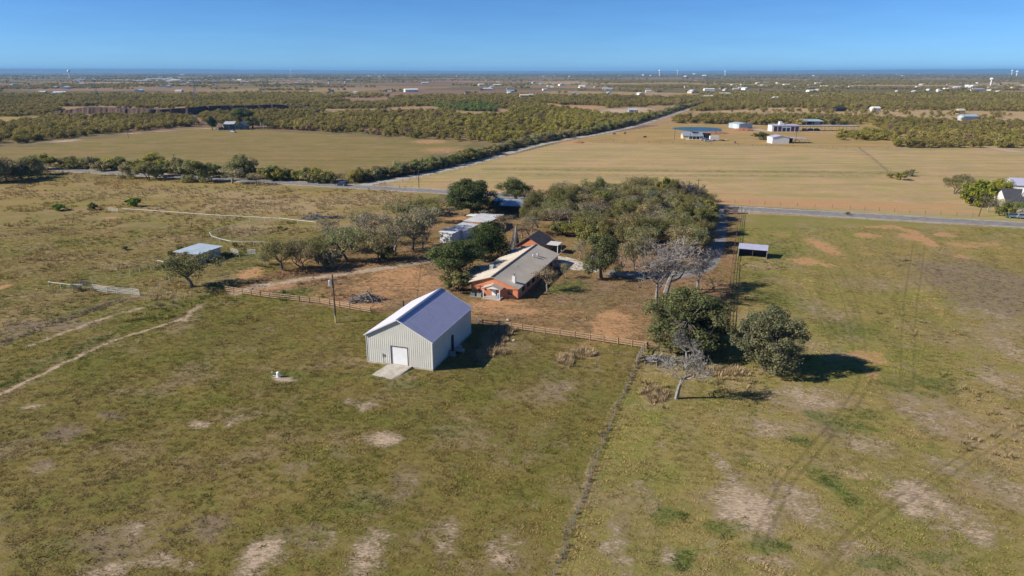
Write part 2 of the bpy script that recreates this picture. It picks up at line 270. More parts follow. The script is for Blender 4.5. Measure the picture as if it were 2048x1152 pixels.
field([(-900, 280), (95, 345), (880, 385), (870, 412), (640, 440), (240, 420), (0, 440), (-900, 400)], (0.26, 0.195, 0.080))
field([(450, 582), (735, 625), (965, 650), (1300, 697), (1460, 640), (1478, 425), (870, 395), (840, 470), (600, 520)], (0.25, 0.165, 0.086))
field([(-300, 345), (0, 300), (330, 263), (420, 252), (600, 265), (850, 281), (950, 286), (780, 330), (700, 345), (580, 364)], (0.225, 0.172, 0.072))
field([(745, 371), (900, 340), (1000, 315), (1130, 283), (1200, 270), (1350, 246), (2300, 240), (2300, 460), (1440, 408), (900, 380)], (0.375, 0.278, 0.145))
field([(1350, 246), (1340, 236), (1500, 232), (1800, 240), (1790, 296), (1720, 294), (1350, 290), (1130, 284)], (0.34, 0.235, 0.105))
field([(-200, 255), (0, 232), (130, 232), (90, 250), (0, 275)], (0.33, 0.24, 0.11))
field([(1560, 215), (2300, 228), (2300, 252), (1900, 246), (1700, 232), (1500, 225), (1380, 224)], (0.38, 0.27, 0.16))

def h2(ix, iy, s=0):
    n = np.sin(ix * 127.1 + iy * 311.7 + s * 74.7) * 43758.5453; return n - np.floor(n)
def vnoise(x, y, s=0):
    ix, iy = np.floor(x), np.floor(y); fx, fy = x - ix, y - iy; fx = fx * fx * (3 - 2 * fx); fy = fy * fy * (3 - 2 * fy)
    return (h2(ix, iy, s) * (1 - fx) + h2(ix + 1, iy, s) * fx) * (1 - fy) + (h2(ix, iy + 1, s) * (1 - fx) + h2(ix + 1, iy + 1, s) * fx) * fy
def fbm(x, y, s=0): return (vnoise(x, y, s) * .55 + vnoise(x * 2.1, y * 2.1, s + 1) * .3 + vnoise(x * 4.3, y * 4.3, s + 2) * .15)
def inside(P, x, y):
    r = np.zeros(x.shape, bool); n = len(P)
    for i in range(n):
        a, b = P[i], P[(i + 1) % n]
        if a.y == b.y: continue
        c = ((a.y > y) != (b.y > y)) & (x < (b.x - a.x) * (y - a.y) / (b.y - a.y) + a.x); r ^= c
    return r
def dline(P, x, y):
    d = np.full(x.shape, 1e9)
    for a, b in zip(P[:-1], P[1:]):
        ex, ey = b.x - a.x, b.y - a.y; t = np.clip(((x - a.x) * ex + (y - a.y) * ey) / (ex * ex + ey * ey), 0, 1)
        d = np.minimum(d, np.hypot(x - a.x - t * ex, y - a.y - t * ey))
    return d
def cover(x, y):
    """soft masks 0..1 for each kind of ground cover"""
    wx = x + (fbm(x * .35, y * .35, 3) - .5) * 3.0; wy = y + (fbm(x * .35, y * .35, 9) - .5) * 3.0
    out = {}
    for k in ('bare', 'orange', 'green', 'grey', 'dry', 'track'):
        m = np.zeros(x.shape)
        for cx, cy, rx, ry, a, rot in ELL.get(k, []):
            s = np.nonzero((np.abs(x - cx) < rx * 1.8 + 2) & (np.abs(y - cy) < ry * 1.8 + 2))
            d = np.hypot((wx[s] - cx) / rx, (wy[s] - cy) / ry); m[s] = np.maximum(m[s], a * np.clip(1.5 - d, 0, 1))
        for P, w, a in LIN.get(k, []):
            x0 = min(p.x for p in P) - 3 * w; x1 = max(p.x for p in P) + 3 * w; y0 = min(p.y for p in P) - 3 * w; y1 = max(p.y for p in P) + 3 * w
            s = np.nonzero((x > x0) & (x < x1) & (y > y0) & (y < y1))
            if k == 'track': d = dline(P, x[s], y[s]); m[s] = np.maximum(m[s], a * np.clip(1.45 - d / w, 0, 1))
            else: d = dline(P, x[s] * .5 + wx[s] * .5, y[s] * .5 + wy[s] * .5); m[s] = np.maximum(m[s], a * np.clip(1.5 - d / w, 0, 1))
        out[k] = m
    return out
FAR = np.array([(0.31, 0.215, 0.125), (0.25, 0.165, 0.11), (0.34, 0.245, 0.15), (0.17, 0.13, 0.075), (0.21, 0.135, 0.10), (0.14, 0.115, 0.06), (0.27, 0.20, 0.10), (0.19, 0.15, 0.08)])
def fcolor(x, y):
    c = np.empty((len(x), 3)); c[:] = (0.185, 0.145, 0.075)
    # far country: a quilt of pastures, ploughed land and scrub
    s = np.nonzero(y > 560)[0]
    if len(s):
        X = x[s] + (fbm(x[s] / 420, y[s] / 420, 5) - .5) * 330; Y = y[s] + (fbm(x[s] / 420, y[s] / 420, 8) - .5) * 330
        a = .35; X, Y = X * math.cos(a) - Y * math.sin(a), X * math.sin(a) + Y * math.cos(a)
        k = (h2(np.floor(X / 460), np.floor(Y / 330), 2) * len(FAR)).astype(int) % len(FAR)
        c[s] = FAR[k] * (0.85 + .3 * fbm(X / 90, Y / 90, 4))[:, None]
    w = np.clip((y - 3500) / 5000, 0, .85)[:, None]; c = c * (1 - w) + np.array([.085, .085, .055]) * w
    for P, col in POLY:
        q = inside(P, x, y); c[q] = col
    return c
# the scrub woods: polygons with how thickly they grow
WOOD = [([at(*p) for p in px], d, tint) for px, d, tint in (
    ([(-700, 330), (-700, 240), (0, 252), (110, 234), (375, 233), (400, 250), (385, 254), (250, 264), (120, 278), (0, 292)], .9, 0),
    ([(-700, 245), (-700, 205), (0, 206), (90, 212), (130, 222), (80, 232), (0, 234)], .9, 0),
    ([(-200, 203), (40, 200), (300, 193), (620, 192), (700, 203), (600, 213), (380, 214), (90, 213), (0, 208)], .75, 0),
    ([(530, 257), (600, 238), (700, 226), (900, 224), (920, 232), (905, 258), (975, 283), (940, 284), (850, 279), (700, 268)], .95, 0),
    ([(905, 258), (925, 234), (1060, 228), (1230, 234), (1330, 226), (1240, 250), (1130, 270), (980, 286), (950, 283)], .5, 1),
    ([(400, 229), (500, 225), (650, 221), (640, 232), (600, 240), (540, 255), (505, 250), (400, 246)], .7, 0),
    ([(860, 212), (960, 208), (1000, 216), (990, 224), (900, 221)], .9, 2), ([(1030, 215), (1130, 218), (1230, 232), (1100, 230), (1010, 226)], .6, 1),
    ([(600, 213), (760, 206), (900, 200), (1100, 196), (1330, 196), (1400, 206), (1330, 212), (1080, 205), (900, 211), (700, 218)], .75, 0),
    ([(1380, 223), (1400, 208), (1330, 196), (1500, 190), (2400, 186), (2400, 226), (2000, 226), (1700, 219), (1500, 222)], .85, 0),
    ([(1340, 247), (1360, 234), (1500, 233), (1740, 236), (1745, 249), (1600, 252), (1480, 249)], .8, 0),
    ([(1745, 250), (1700, 238), (1900, 240), (2060, 238), (2400, 250), (2400, 300), (2048, 296), (1790, 296), (1780, 270)], .8, 0),
    ([(1680, 272), (1740, 266), (1785, 272), (1780, 282), (1680, 280)], .9, 1),
    ([(-200, 187), (200, 190), (620, 186), (640, 191), (300, 194), (40, 199), (-200, 200)], .3, 0))]
def woods(x, y):
    d = np.zeros(x.shape); t = np.zeros(x.shape, int)
    s = np.nonzero(y > 900)
    if len(s[0]):
        X, Y = x[s], y[s]
        d[s] = np.clip((fbm(X / 620 + 7, Y / 420 + 2, 12) - np.where(X > 350, .50, .56)) * 12, 0, .85) + np.clip((fbm(X / 150 + 7, Y / 120 + 2, 15) - .66) * 8, 0, .5)
    for P, a, k in WOOD:
        q = inside(P, x, y); d[q] = a; t[q] = k
    q = (y > 560) & (y < 1700) & inside(POLY[-1][0], x, y); d[q] = .05
    d *= .55 + .9 * (fbm(x / 16, y / 22, 31) > .42)
    return d, t

# ------------------------------------------------------------------ ground
def axis(lo, hi, step, grow, far_lo, far_hi):
    a = list(np.arange(lo, hi + 1e-6, step)); d = step
    while a[-1] < far_hi: d *= grow; a.append(a[-1] + d)
    d = step
    while a[0] > far_lo: d *= grow; a.insert(0, a[0] - d)
    return np.array(a)
gx = axis(-100, 120, .5, 1.07, -45000, 45000); gy = axis(52, 240, .5, 1.022, -400, 42000)
ground_mat, gt, gp, gn, gl = nt('ground_mat')
def make_ground():
    X, Y = np.meshgrid(gx, gy); x, y = X.ravel(), Y.ravel(); nx, ny = len(gx), len(gy)
    V = np.stack([x, y, np.zeros_like(x)], 1)
    i = np.arange(nx * ny).reshape(ny, nx); Fq = np.stack([i[:-1, :-1], i[:-1, 1:], i[1:, 1:], i[1:, :-1]], -1).reshape(-1, 4)
    m = np_mesh('ground', V, Fq, ground_mat, True)
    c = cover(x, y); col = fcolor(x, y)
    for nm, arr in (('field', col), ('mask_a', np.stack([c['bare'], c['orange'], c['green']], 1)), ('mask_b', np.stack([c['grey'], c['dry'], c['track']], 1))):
        a = m.attributes.new(nm, 'FLOAT_VECTOR', 'POINT'); a.data.foreach_set('vector', np.ascontiguousarray(arr, np.float32).ravel())
    o = link(bpy.data.objects.new('ground', m)); return tag(o, kind='structure')
ground = make_ground()
def ground_nodes():
    hd_ = at(1860, 439) - at(690, 372)
    n, l = gn, gl
    geo = n.new('ShaderNodeNewGeometry'); pos = geo.outputs['Position']
    def attr(nm):
        a = n.new('ShaderNodeAttribute'); a.attribute_name = nm; return a
    base = attr('field').outputs['Color']
    sa = n.new('ShaderNodeSeparateXYZ'); l.new(attr('mask_a').outputs['Vector'], sa.inputs[0])
    sb = n.new('ShaderNodeSeparateXYZ'); l.new(attr('mask_b').outputs['Vector'], sb.inputs[0])
    mp = n.new('ShaderNodeMapping'); mp.inputs['Rotation'].default_value = (0, 0, R(-25)); mp.inputs['Scale'].default_value = (0.55, 1.25, 1); l.new(pos, mp.inputs[0])
    n1 = noise(n, l, mp.outputs[0], 0.9, 6, 0.7)      # clumps, about a metre
    n2 = noise(n, l, pos, 0.055, 5, 0.62)             # broad patches
    n3 = noise(n, l, mp.outputs[0], 3.2, 3, 0.7)      # tufts
    c = mixn(n, l, smooth(n, l, n2, .34, .66), mixn(n, l, 1., base, (0.80, 0.86, 0.72), 'MULTIPLY'), mixn(n, l, 1., base, (1.20, 1.10, 1.06), 'MULTIPLY'))
    c = mixn(n, l, smooth(n, l, n1, .42, .70, 0, .5), c, mixn(n, l, 1., base, (1.40, 1.36, 1.40), 'MULTIPLY'))
    c = mixn(n, l, smooth(n, l, n1, .50, .30, 0, .45), c, mixn(n, l, 1., base, (0.62, 0.66, 0.58), 'MULTIPLY'))
    n4 = noise(n, l, pos, 0.28, 4, 0.65)              # patches of a few metres
    n5 = noise(n, l, pos, 0.021, 3, 0.55)             # tens of metres
    c = mixn(n, l, smooth(n, l, n5, .42, .66, 0, .6), c, mixn(n, l, 1., base, (0.74, 0.95, 0.62), 'MULTIPLY'))
    c = mixn(n, l, smooth(n, l, n4, .50, .70, 0, .62), c, mixn(n, l, 1., base, (0.98, 0.83, 1.05), 'MULTIPLY'))
    sa_ = math.atan2(at(370, 634).y - at(40, 768).y, at(370, 634).x - at(40, 768).x)
    ms = n.new('ShaderNodeMapping'); ms.inputs['Rotation'].default_value = (0, 0, -sa_); ms.inputs['Scale'].default_value = (0.05, 0.55, 1); l.new(pos, ms.inputs[0])
    n6 = noise(n, l, ms.outputs[0], 1.0, 4, 0.6)
    c = mixn(n, l, smooth(n, l, n6, .5, .72, 0, .42), c, mixn(n, l, 1., base, (1.28, 1.16, 1.10), 'MULTIPLY'))
    c = mixn(n, l, smooth(n, l, n6, .48, .28, 0, .38), c, mixn(n, l, 1., base, (0.68, 0.80, 0.62), 'MULTIPLY'))
    n8 = noise(n, l, pos, 0.085, 5, 0.68)
    c = mixn(n, l, smooth(n, l, n8, .51, .61, 0, .6), c, mixn(n, l, .55, mixn(n, l, 1., base, (1.2, 1.08, 1.3), 'MULTIPLY'), (.30, .225, .165)))
    c = mixn(n, l, smooth(n, l, n8, .46, .37, 0, .5), c, mixn(n, l, 1., base, (0.76, 1.02, 0.60), 'MULTIPLY'))
    # rows left by the mower, along the highway, in the big fields beyond it
    mf = n.new('ShaderNodeMapping'); mf.inputs['Rotation'].default_value = (0, 0, -math.atan2(hd_.y, hd_.x)); mf.inputs['Scale'].default_value = (0.011, 0.15, 1); l.new(pos, mf.inputs[0])
    n9 = noise(n, l, mf.outputs[0], 1.0, 6, 0.72); sy = n.new('ShaderNodeSeparateXYZ'); l.new(pos, sy.inputs[0])
    far = smooth(n, l, sy.outputs[1], 205, 270)
    c = mixn(n, l, mathn(n, l, 'MULTIPLY', far, smooth(n, l, n9, .49, .59, 0, .6)), c, mixn(n, l, 1., base, (1.26, 1.14, 1.12), 'MULTIPLY'))
    c = mixn(n, l, mathn(n, l, 'MULTIPLY', far, smooth(n, l, n9, .48, .39, 0, .6)), c, mixn(n, l, 1., base, (0.78, 0.83, 0.70), 'MULTIPLY'))
    n7 = noise(n, l, pos, 0.62, 4, 0.65)
    c = mixn(n, l, smooth(n, l, n7, .52, .72, 0, .5), c, mixn(n, l, 1., base, (0.86, 1.0, 0.74), 'MULTIPLY'))
    c = mixn(n, l, smooth(n, l, n7, .46, .28, 0, .5), c, mixn(n, l, 1., base, (1.14, 0.98, 1.18), 'MULTIPLY'))
    dv = lambda x, k: mathn(n, l, 'MULTIPLY', mathn(n, l, 'SUBTRACT', x, .5), k)
    edge = mathn(n, l, 'ADD', mathn(n, l, 'ADD', dv(n1, 1.7), dv(n3, 1.3)), dv(n4, 1.5))
    def layer(c, mask, col, amt, lo=.30, hi=.95):
        k = smooth(n, l, mathn(n, l, 'ADD', mask, mathn(n, l, 'MULTIPLY', edge, smooth(n, l, mask, 0.02, .45))), lo, hi, 0, amt)
        return mixn(n, l, k, c, col)
    tex = lambda a, b: mixn(n, l, smooth(n, l, n3, .3, .7), a, b)
    c = layer(c, sb.outputs[0], tex((.165, .122, .092), (.26, .195, .145)), .66, .30, 1.15)
    c = layer(c, sa.outputs[2], tex((.095, .118, .030), (.155, .178, .052)), .70)
    c = layer(c, sb.outputs[1], tex((.25, .18, .095), (.46, .35, .20)), .75)
    c = layer(c, sa.outputs[1], tex((.36, .19, .092), (.56, .32, .165)), .85)
    c = layer(c, mathn(n, l, 'MULTIPLY', sa.outputs[0], .9), tex((.21, .16, .11), (.32, .245, .175)), .7, .12, .6)
    c = layer(c, sa.outputs[0], tex((.38, .28, .19), (.56, .43, .31)), .85, .45, 1.05)
    k = smooth(n, l, sb.outputs[2], .25, 1.0, 0, .6); c = mixn(n, l, k, c, mixn(n, l, 1., c, (.5, .50, .46), 'MULTIPLY'))
    l.new(c, gp.inputs['Base Color']); gp.inputs['Roughness'].default_value = 1.0; gp.inputs['Specular IOR Level'].default_value = 0.05
    b = n.new('ShaderNodeBump'); b.inputs['Strength'].default_value = .8; b.inputs['Distance'].default_value = .35
    l.new(mathn(n, l, 'ADD', n1, mathn(n, l, 'MULTIPLY', n3, .35)), b.inputs['Height']); l.new(b.outputs[0], gp.inputs['Normal'])
ground_nodes()

def strip(name, pts, width, z, mat, step=4.0, wob=0.0, kind='structure'):
    """a road-like sheet along a line of ground points"""
    P = [Vector((p.x, p.y, 0)) for p in pts]; L = []
    for a, b in zip(P[:-1], P[1:]):
        k = max(1, int((b - a).length / step)); L += [a.lerp(b, i / k) for i in range(k)]
    L.append(P[-1]); V = []; F = []
    for it in range(3 if len(P) > 2 else 0):
        L = [L[0]] + [(L[i - 1] + L[i] * 2 + L[i + 1]) / 4 for i in range(1, len(L) - 1)] + [L[-1]]
    for i, p in enumerate(L):
        d = (L[min(i + 1, len(L) - 1)] - L[max(i - 1, 0)]).normalized(); nr = Vector((-d.y, d.x, 0))
        w0 = width / 2 + random.uniform(-wob, wob); w1 = width / 2 + random.uniform(-wob, wob)
        V += [p + nr * w0 + Vector((0, 0, z)), p - nr * w1 + Vector((0, 0, z))]
        if i: F.append((2 * i - 1, 2 * i + 1, 2 * i, 2 * i - 2))
    m = bpy.data.meshes.new(name); m.from_pydata([tuple(v) for v in V], [], F); m.update(); m.materials.append(mat)
    o = link(bpy.data.objects.new(name, m))
    return tag(o, kind=kind) if kind else o
asphalt = plain('asphalt_mat', (0.20, 0.19, 0.182), .95, 0, .2, .5, (.13, .122, .118), .6)
drive_mat = plain('drive_asphalt_mat', (0.19, 0.182, 0.175), .95, 0, .2, .5, (.27, .23, .18), .5)
gravel_mat = plain('gravel_road_mat', (0.36, 0.325, 0.285), 1.0, 0, .18, .25, (.26, .22, .175), .5)
line_mat = plain('road_line_mat', (0.50, 0.49, 0.46), .8, 0, .2, .5)
hw0, hw1 = at(690, 372), at(1860, 439); hd = (hw1 - hw0).normalized(); hn = Vector((-hd.y, hd.x, 0))
HW = [hw0 - hd * 700, hw0 + hd * 900]
strip('road_shoulder', HW, 10.4, .005, plain('shoulder_mat', (.36, .29, .21), 1, 0, .25, .6, (.22, .18, .10), .6), 3, .55)
strip('highway', HW, 7.6, .012, asphalt, 20)
for s in (3.35, -3.35): strip('edge_line', [p + hn * s for p in HW], .16, .018, line_mat, 20)
GR = [at(*p) for p in ((722, 371), (782, 361), (899, 338.7), (987, 315), (1066, 292), (1124, 280), (1193, 269), (1261, 254.5), (1312, 239.6), (1350, 226.6), (1378, 218), (1400, 212), (1408, 209))]
strip('gravel_road', GR, 6.0, .008, gravel_mat, 6, .35)
DR = [at(*p) for p in ((1447, 417), (1440, 432), (1437, 470), (1430, 505), (1416, 530), (1392, 545), (1345, 552), (1270, 551), (1215, 544))]
strip('driveway', DR, 4.3, .008, drive_mat, 2, .1)
cm = MB().poly(*[at(*p) + Vector((0, 0, .014)) for p in ((1098, 516), (1108, 511.5), (1130, 513), (1152, 519), (1172, 527), (1200, 541), (1190, 545), (1170, 541), (1150, 540.5), (1128, 537), (1110, 533), (1096, 534))])
tag(cm.build('concrete_apron', M['palecon']), kind='structure')
water_mat, t_, wp, wnn, wll = nt('pond_water_mat'); wp.inputs['Base Color'].default_value = (.045, .10, .12, 1); wp.inputs['Roughness'].default_value = .3; wp.inputs['Specular IOR Level'].default_value = .25
pc = at(1397, 258.5); pond = MB().poly(*[(pc.x + 19 * math.cos(a) * (1 + .1 * math.sin(3 * a)), pc.y + 27 * math.sin(a) * (1 + .12 * math.cos(2 * a)), .02) for a in np.linspace(0, 2 * math.pi, 40)[:-1]])
tag(pond.build('pond', water_mat), kind='structure')
p2 = at(972, 211); tag(MB().poly(*[(p2.x + 28 * math.cos(a), p2.y + 22 * math.sin(a), .02) for a in np.linspace(0, 2 * math.pi, 24)[:-1]]).build('pond', water_mat), kind='structure')

# far hills on the skyline
def hills():
    V = []; F = []; n = 260
    for i in range(n + 1):
        a = R(128 - 76 * i / n); u = i / n
        h = 72 + 60 * math.exp(-((u - .12) / .2) ** 2) + 40 * math.exp(-((u - .92) / .16) ** 2) + 26 * (fbm(np.array([u * 22]), np.array([.5]), 41)[0] - .5) + 14 * (fbm(np.array([u * 90]), np.array([.5]), 44)[0] - .5)
        for d, z in ((21000, -.5), (24500, h * .7), (27500, h), (31000, h * .6), (36000, -.5)): V.append((d * math.cos(a), d * math.sin(a), z))
        if i:
            for k in range(4): q = (i - 1) * 5 + k; F.append((q, q + 5, q + 6, q + 1))
    m = bpy.data.meshes.new('hills'); m.from_pydata(V, [], F); m.update(); m.materials.append(plain('far_hill_mat', (.075, .085, .05), 1, 0, .3, .002)); m.shade_smooth()
    tag(link(bpy.data.objects.new('hills', m)), kind='structure')
hills()

# the old quarry: earth bank with gullied face, and its flat top falling away behind
bank_mat = plain('bank_shaded_earth_mat', (.075, .045, .035), 1, 0, .35, .15, (.15, .09, .06), .4, stretch=(1, 1, .15))  # earth colour darkened to stand in for shadow on the bank face
def bank(name, px, h, back):
    P = [at(*p) for p in px]; L = []
    for a, b in zip(P[:-1], P[1:]):
        k = max(1, int((b - a).length / 2.5)); L += [a.lerp(b, i / k) for i in range(k)]
    V = []; F = []; n = len(L)
    for i, p in enumerate(L):
        e = min(1, 6 * i / n, 6 * (n - 1 - i) / n); g = (fbm(np.array([i * .35]), np.array([.3]), 5)[0] - .5)
        y = p.y + g * 8; hh = h * e * (1 + .3 * (fbm(np.array([i * .12]), np.array([.7]), 6)[0] - .5))
        for dy, z in ((0, -.2), (1.2 + g * 3, hh * .45), (2.4, hh * .97), (6, hh), (back * .5, hh * .55), (back, -.2)): V.append((p.x, y + dy, z))
        if i:
            for k in range(5): q = (i - 1) * 6 + k; F.append((q, q + 6, q + 7, q + 1))
    m = bpy.data.meshes.new(name); m.from_pydata(V, [], F); m.update(); m.materials.append(bank_mat)
    tag(link(bpy.data.objects.new(name, m)), kind='structure')
bank('quarry_bank', ((85, 226), (200, 229), (300, 232), (375, 231), (410, 226), (490, 224), (590, 222), (640, 218)), 7.5, 90)

# ------------------------------------------------------------------ trees
def leaf_mesh(name, centres, radii, per, size, flat=.75, up=.8, tri=False):
    C = []; 
    for (c, r) in zip(centres, radii):
        k = max(3, int(per * (r / np.mean(radii)) ** 2)); d = rng.normal(size=(k, 3)); d /= np.linalg.norm(d, axis=1)[:, None] + 1e-9
        rad = r * rng.uniform(.25, 1, k) ** .5; p = c + d * rad[:, None] * np.array([1, 1, flat]); C.append(np.concatenate([p, d], 1))
    C = np.concatenate(C); p, d = C[:, :3], C[:, 3:]; n = len(p)
    nr = d * .9 + rng.normal(size=(n, 3)) * .55 + np.array([0, 0, up]); nr /= np.linalg.norm(nr, axis=1)[:, None]
    a = np.cross(nr, rng.normal(size=(n, 3))); a /= np.linalg.norm(a, axis=1)[:, None]; b = np.cross(nr, a)
    s = (size * rng.uniform(.55, 1.25, n))[:, None]; w = s * rng.uniform(.5, .9, (n, 1))
    if tri: V = np.stack([p - a * s, p + a * s * .8 + b * w, p + a * s * .3 - b * w], 1).reshape(-1, 3); F = np.arange(3 * n).reshape(-1, 3)
    else: V = np.stack([p - a * s, p + b * w, p + a * s, p - b * w], 1).reshape(-1, 3); F = np.arange(4 * n).reshape(-1, 4)
    return V, F
def limb(mb, p0, p1, r0, r1, seg=3, crook=.12, n=5):
    p0 = Vector(p0); p1 = Vector(p1); L = (p1 - p0).length; a = p0
    for i in range(seg):
        b = p0.lerp(p1, (i + 1) / seg)
        if i < seg - 1: b += Vector((random.uniform(-1, 1), random.uniform(-1, 1), random.uniform(-.4, 1))) * crook * L
        mb.tube(a, b, r0 + (r1 - r0) * i / seg, r0 + (r1 - r0) * (i + 1) / seg, n, cap=False); a = b
PROTO = {}
def proto(key, h, rad, nclus, per, leaf, skirt=.25, trunkr=.25, stems=1, clr=.3, flat=.75, hollow=.55, lean=0.0, bark='bark', rmul=1.0, asym=.25, lobes=0):
    """a tree: trunk mesh (trunk, limbs, a branch to each leaf cluster) and crown mesh of leaf-sized faces"""
    cz = h * (skirt + (1 - skirt) / 2); ch = h * (1 - skirt) / 2; cen = []; rr = []
    lob = [(random.uniform(0, 6.28), random.uniform(1 - asym, 1 + asym)) for _ in range(5)]
    while len(cen) < nclus:
        d = Vector((random.gauss(0, 1), random.gauss(0, 1), random.gauss(.15, .8))).normalized()
        q = random.uniform(hollow, 1) ; az = math.atan2(d.y, d.x)
        k = np.mean([s * (1 + .2 * math.cos(az - a)) for a, s in lob]) * random.uniform(.8, 1.12)
        p = np.array([d.x * rad * q * k + lean * rad * .4, d.y * rad * q * k, cz + d.z * ch * q * .92])
        if p[2] < h * skirt * .75: continue
        if lobes:
            if not cen: LB = [(Vector((math.cos(a_) * rad * .52 * random.uniform(.7, 1.25), math.sin(a_) * rad * .52 * random.uniform(.7, 1.25), cz + ch * random.uniform(-.75, .3))), rad * random.uniform(.36, .56)) for a_ in [6.283 * (i + random.random() * .6) / lobes for i in range(lobes)]] + [(Vector((random.uniform(-.3, .3) * rad, random.uniform(-.3, .3) * rad, cz + ch * random.uniform(.3, .55))), rad * random.uniform(.34, .5)) for _ in range(max(2, lobes // 2))]
            lc, lr = random.choice(LB); p = np.array(lc) + np.array(d) * lr * random.uniform(.7, 1.) * np.array([1, 1, .8])
            if p[2] < h * skirt * .6 or p[2] > h: continue
        cen.append(p); rr.append(rad * rmul * random.uniform(.17, .34))
    V, F = leaf_mesh(key, cen, rr, per, leaf, flat)
    crown = np_mesh('crown', V, F, M['leaf'])
    mb = MB()
    for s in range(stems):
        off = Vector((random.uniform(-1, 1), random.uniform(-1, 1), 0)) * (.12 * rad if stems > 1 else 0)
        top = Vector((random.uniform(-.12, .12) * rad * (3 if stems > 1 else 1) + lean * rad * .35, random.uniform(-.15, .15) * rad, h * clr)) + off
        r0 = trunkr / math.sqrt(stems); limb(mb, off - Vector((0, 0, .3)), top, r0 * 1.25, r0 * .8, 3, .05, 7)
        mains = []
        for i in range(5 if stems == 1 else 3):
            a = 6.28 * (i + random.random() * .7) / 5; e = top + Vector((math.cos(a) * rad * .5, math.sin(a) * rad * .5, (h - top.z) * random.uniform(.25, .55)))
            limb(mb, top, e, r0 * .55, r0 * .25, 3, .1, 5); mains.append(e)
        for i, p in enumerate(cen):
            if i % stems != s: continue
            p = Vector(p); m0 = min(mains, key=lambda q: (q - p).length); limb(mb, m0 if (m0 - p).length < (top - p).length else top, p, r0 * .2, r0 * .04, 2, .08, 3)
    tm = mb.mesh('trunk'); tm.materials.append(M[bark]); PROTO[key] = (tm, crown, h, rad)
def bare(key, h, rad, levels=5, trunkr=.3, bark='deadbark', clr=.35, kids=3, up=.35, twig=.03):
    mb = MB()
    def grow(p, d, L, r, lev):
        seg = 3 if lev < 3 else 2; a = p
        for i in range(seg):
            g_ = .05 if lev == 0 else .22; d = (d + Vector((random.gauss(0, g_), random.gauss(0, g_), random.gauss(.05, .18)))).normalized(); b = a + d * L / seg
            r1 = max(twig * .6, r * (1 - .25 * (i + 1) / seg)); mb.tube(a, b, r, r1, 6 if lev < 2 else (4 if lev < 3 else 3), cap=False); r = r1; a = b
            if lev < levels and (i > 0 or lev > 1):
                for k in range(kids if i == seg - 1 else (1 if random.random() < .75 else 0)):
                    t = Vector((random.gauss(0, 1), random.gauss(0, 1), random.gauss(up, .6))).normalized()
                    grow(a, (d * .55 + t * .9).normalized(), L * random.uniform(.55, .8), max(twig, r * random.uniform(.45, .7)), lev + 1)
    grow(Vector((0, 0, -.3)), Vector((random.uniform(-.08, .08), random.uniform(-.08, .08), 1)), h * clr, trunkr, 0)
    v = np.array(mb.v); k = rad / np.percentile(np.hypot(v[:, 0], v[:, 1]), 97); f = 1 + (k - 1) * np.clip(v[:, 2] / (h * clr) - .3, 0, 1)
    v[:, 0] *= f; v[:, 1] *= f; v[:, 2] *= min(1.0, h / v[:, 2].max()); mb.v = v.tolist()
    m = mb.mesh('branches'); m.materials.append(M[bark]); PROTO[key] = (m, None, h, rad)
for i in range(3): proto('oak%d' % i, 9.0, 5.0, 100, 170, .15, skirt=.2, trunkr=.38, clr=.26, hollow=.5, lobes=6)
for i in range(2): proto('bigoak%d' % i, 10.0, 5.6, 230, 150, .15, skirt=.08, trunkr=.45, clr=.2, hollow=.55, lobes=8, rmul=.72)
for i in range(4): proto('mesq%d' % i, 5.6, 3.6, 46, 72, .13, skirt=.28, trunkr=.22, stems=1 + i % 2, clr=.24, hollow=.35, lean=random.uniform(-.5, .5), flat=.6, bark='darkbark', rmul=1.05)
for i in range(3): proto('thin%d' % i, 6.0, 3.2, 44, 34, .12, skirt=.25, trunkr=.2, stems=1 + i % 2, clr=.3, hollow=.3, flat=.6, bark='deadbark', rmul=1.1)
for i in range(4): proto('shrub%d' % i, 3.6, 2.5, 40, 80, .17, skirt=.02, trunkr=.14, stems=2, clr=.25, hollow=.3)
for i in range(3): proto('bush%d' % i, 5.0, 3.3, 64, 90, .15, skirt=.04, trunkr=.2, stems=2, clr=.2, lobes=5)
for i in range(3): bare('dead%d' % i, 10, 4.6, 5, .32, 'deadbark', .36)
bare('deadw', 8, 3.6, 5, .30, 'palebark', .42); bare('deadb', 7.5, 4.0, 5, .34, 'darkbark', .34); bare('twiggy', 5, 3.0, 5, .12, 'deadbark', .25, 3, .4, .018)
OAK = (.072, .088, .036); OLIVE = (.125, .120, .050); MESQ = (.175, .158, .082); YEL = (.17, .155, .042); GREYG = (.175, .158, .105); BROWN = (.20, .15, .085)
def jit(c, a=.12):
    k = random.uniform(1 - a, 1 + a); return tuple(x * k * random.uniform(1 - a * .5, 1 + a * .5) for x in c)
def tree(key, loc, h, rad, col, name, label, cat, group=None, rz=None):
    tm, cm, ph, pr = PROTO[key]; t = thing(name, label, cat, (loc[0], loc[1], 0), random.uniform(0, 6.28) if rz is None else rz, group)
    s = (rad / pr, rad / pr, h / ph); t.scale = s
    link(bpy.data.objects.new('trunk' if cm else 'branches', tm), t)
    if cm: c = link(bpy.data.objects.new('crown', cm), t); c.color = (*(x * 1.5 for x in col), 1)
    return t
def tpx(key, u, v, vtop, wpx, col, name, label, cat='tree', group=None, rz=None):
    p = at(u, v); rad = wpx / 2 / FPX * math.hypot(p.y, CH); return tree(key, p, max(1.2, tall(u, v, vtop)) * 1.0, rad, col, name, label, cat, group, rz)
pick = lambda k, n: k + str(random.randrange(n))
def LOOK(k, c): return ('thin-leaved ' if 'thin' in k else 'leafless ' if 'twig' in k else 'low ' if 'shrub' in k else '') + ('yellow-green' if c == YEL else 'grey' if c == GREYG else 'brownish' if c == BROWN else 'pale olive' if c == MESQ else 'olive green')
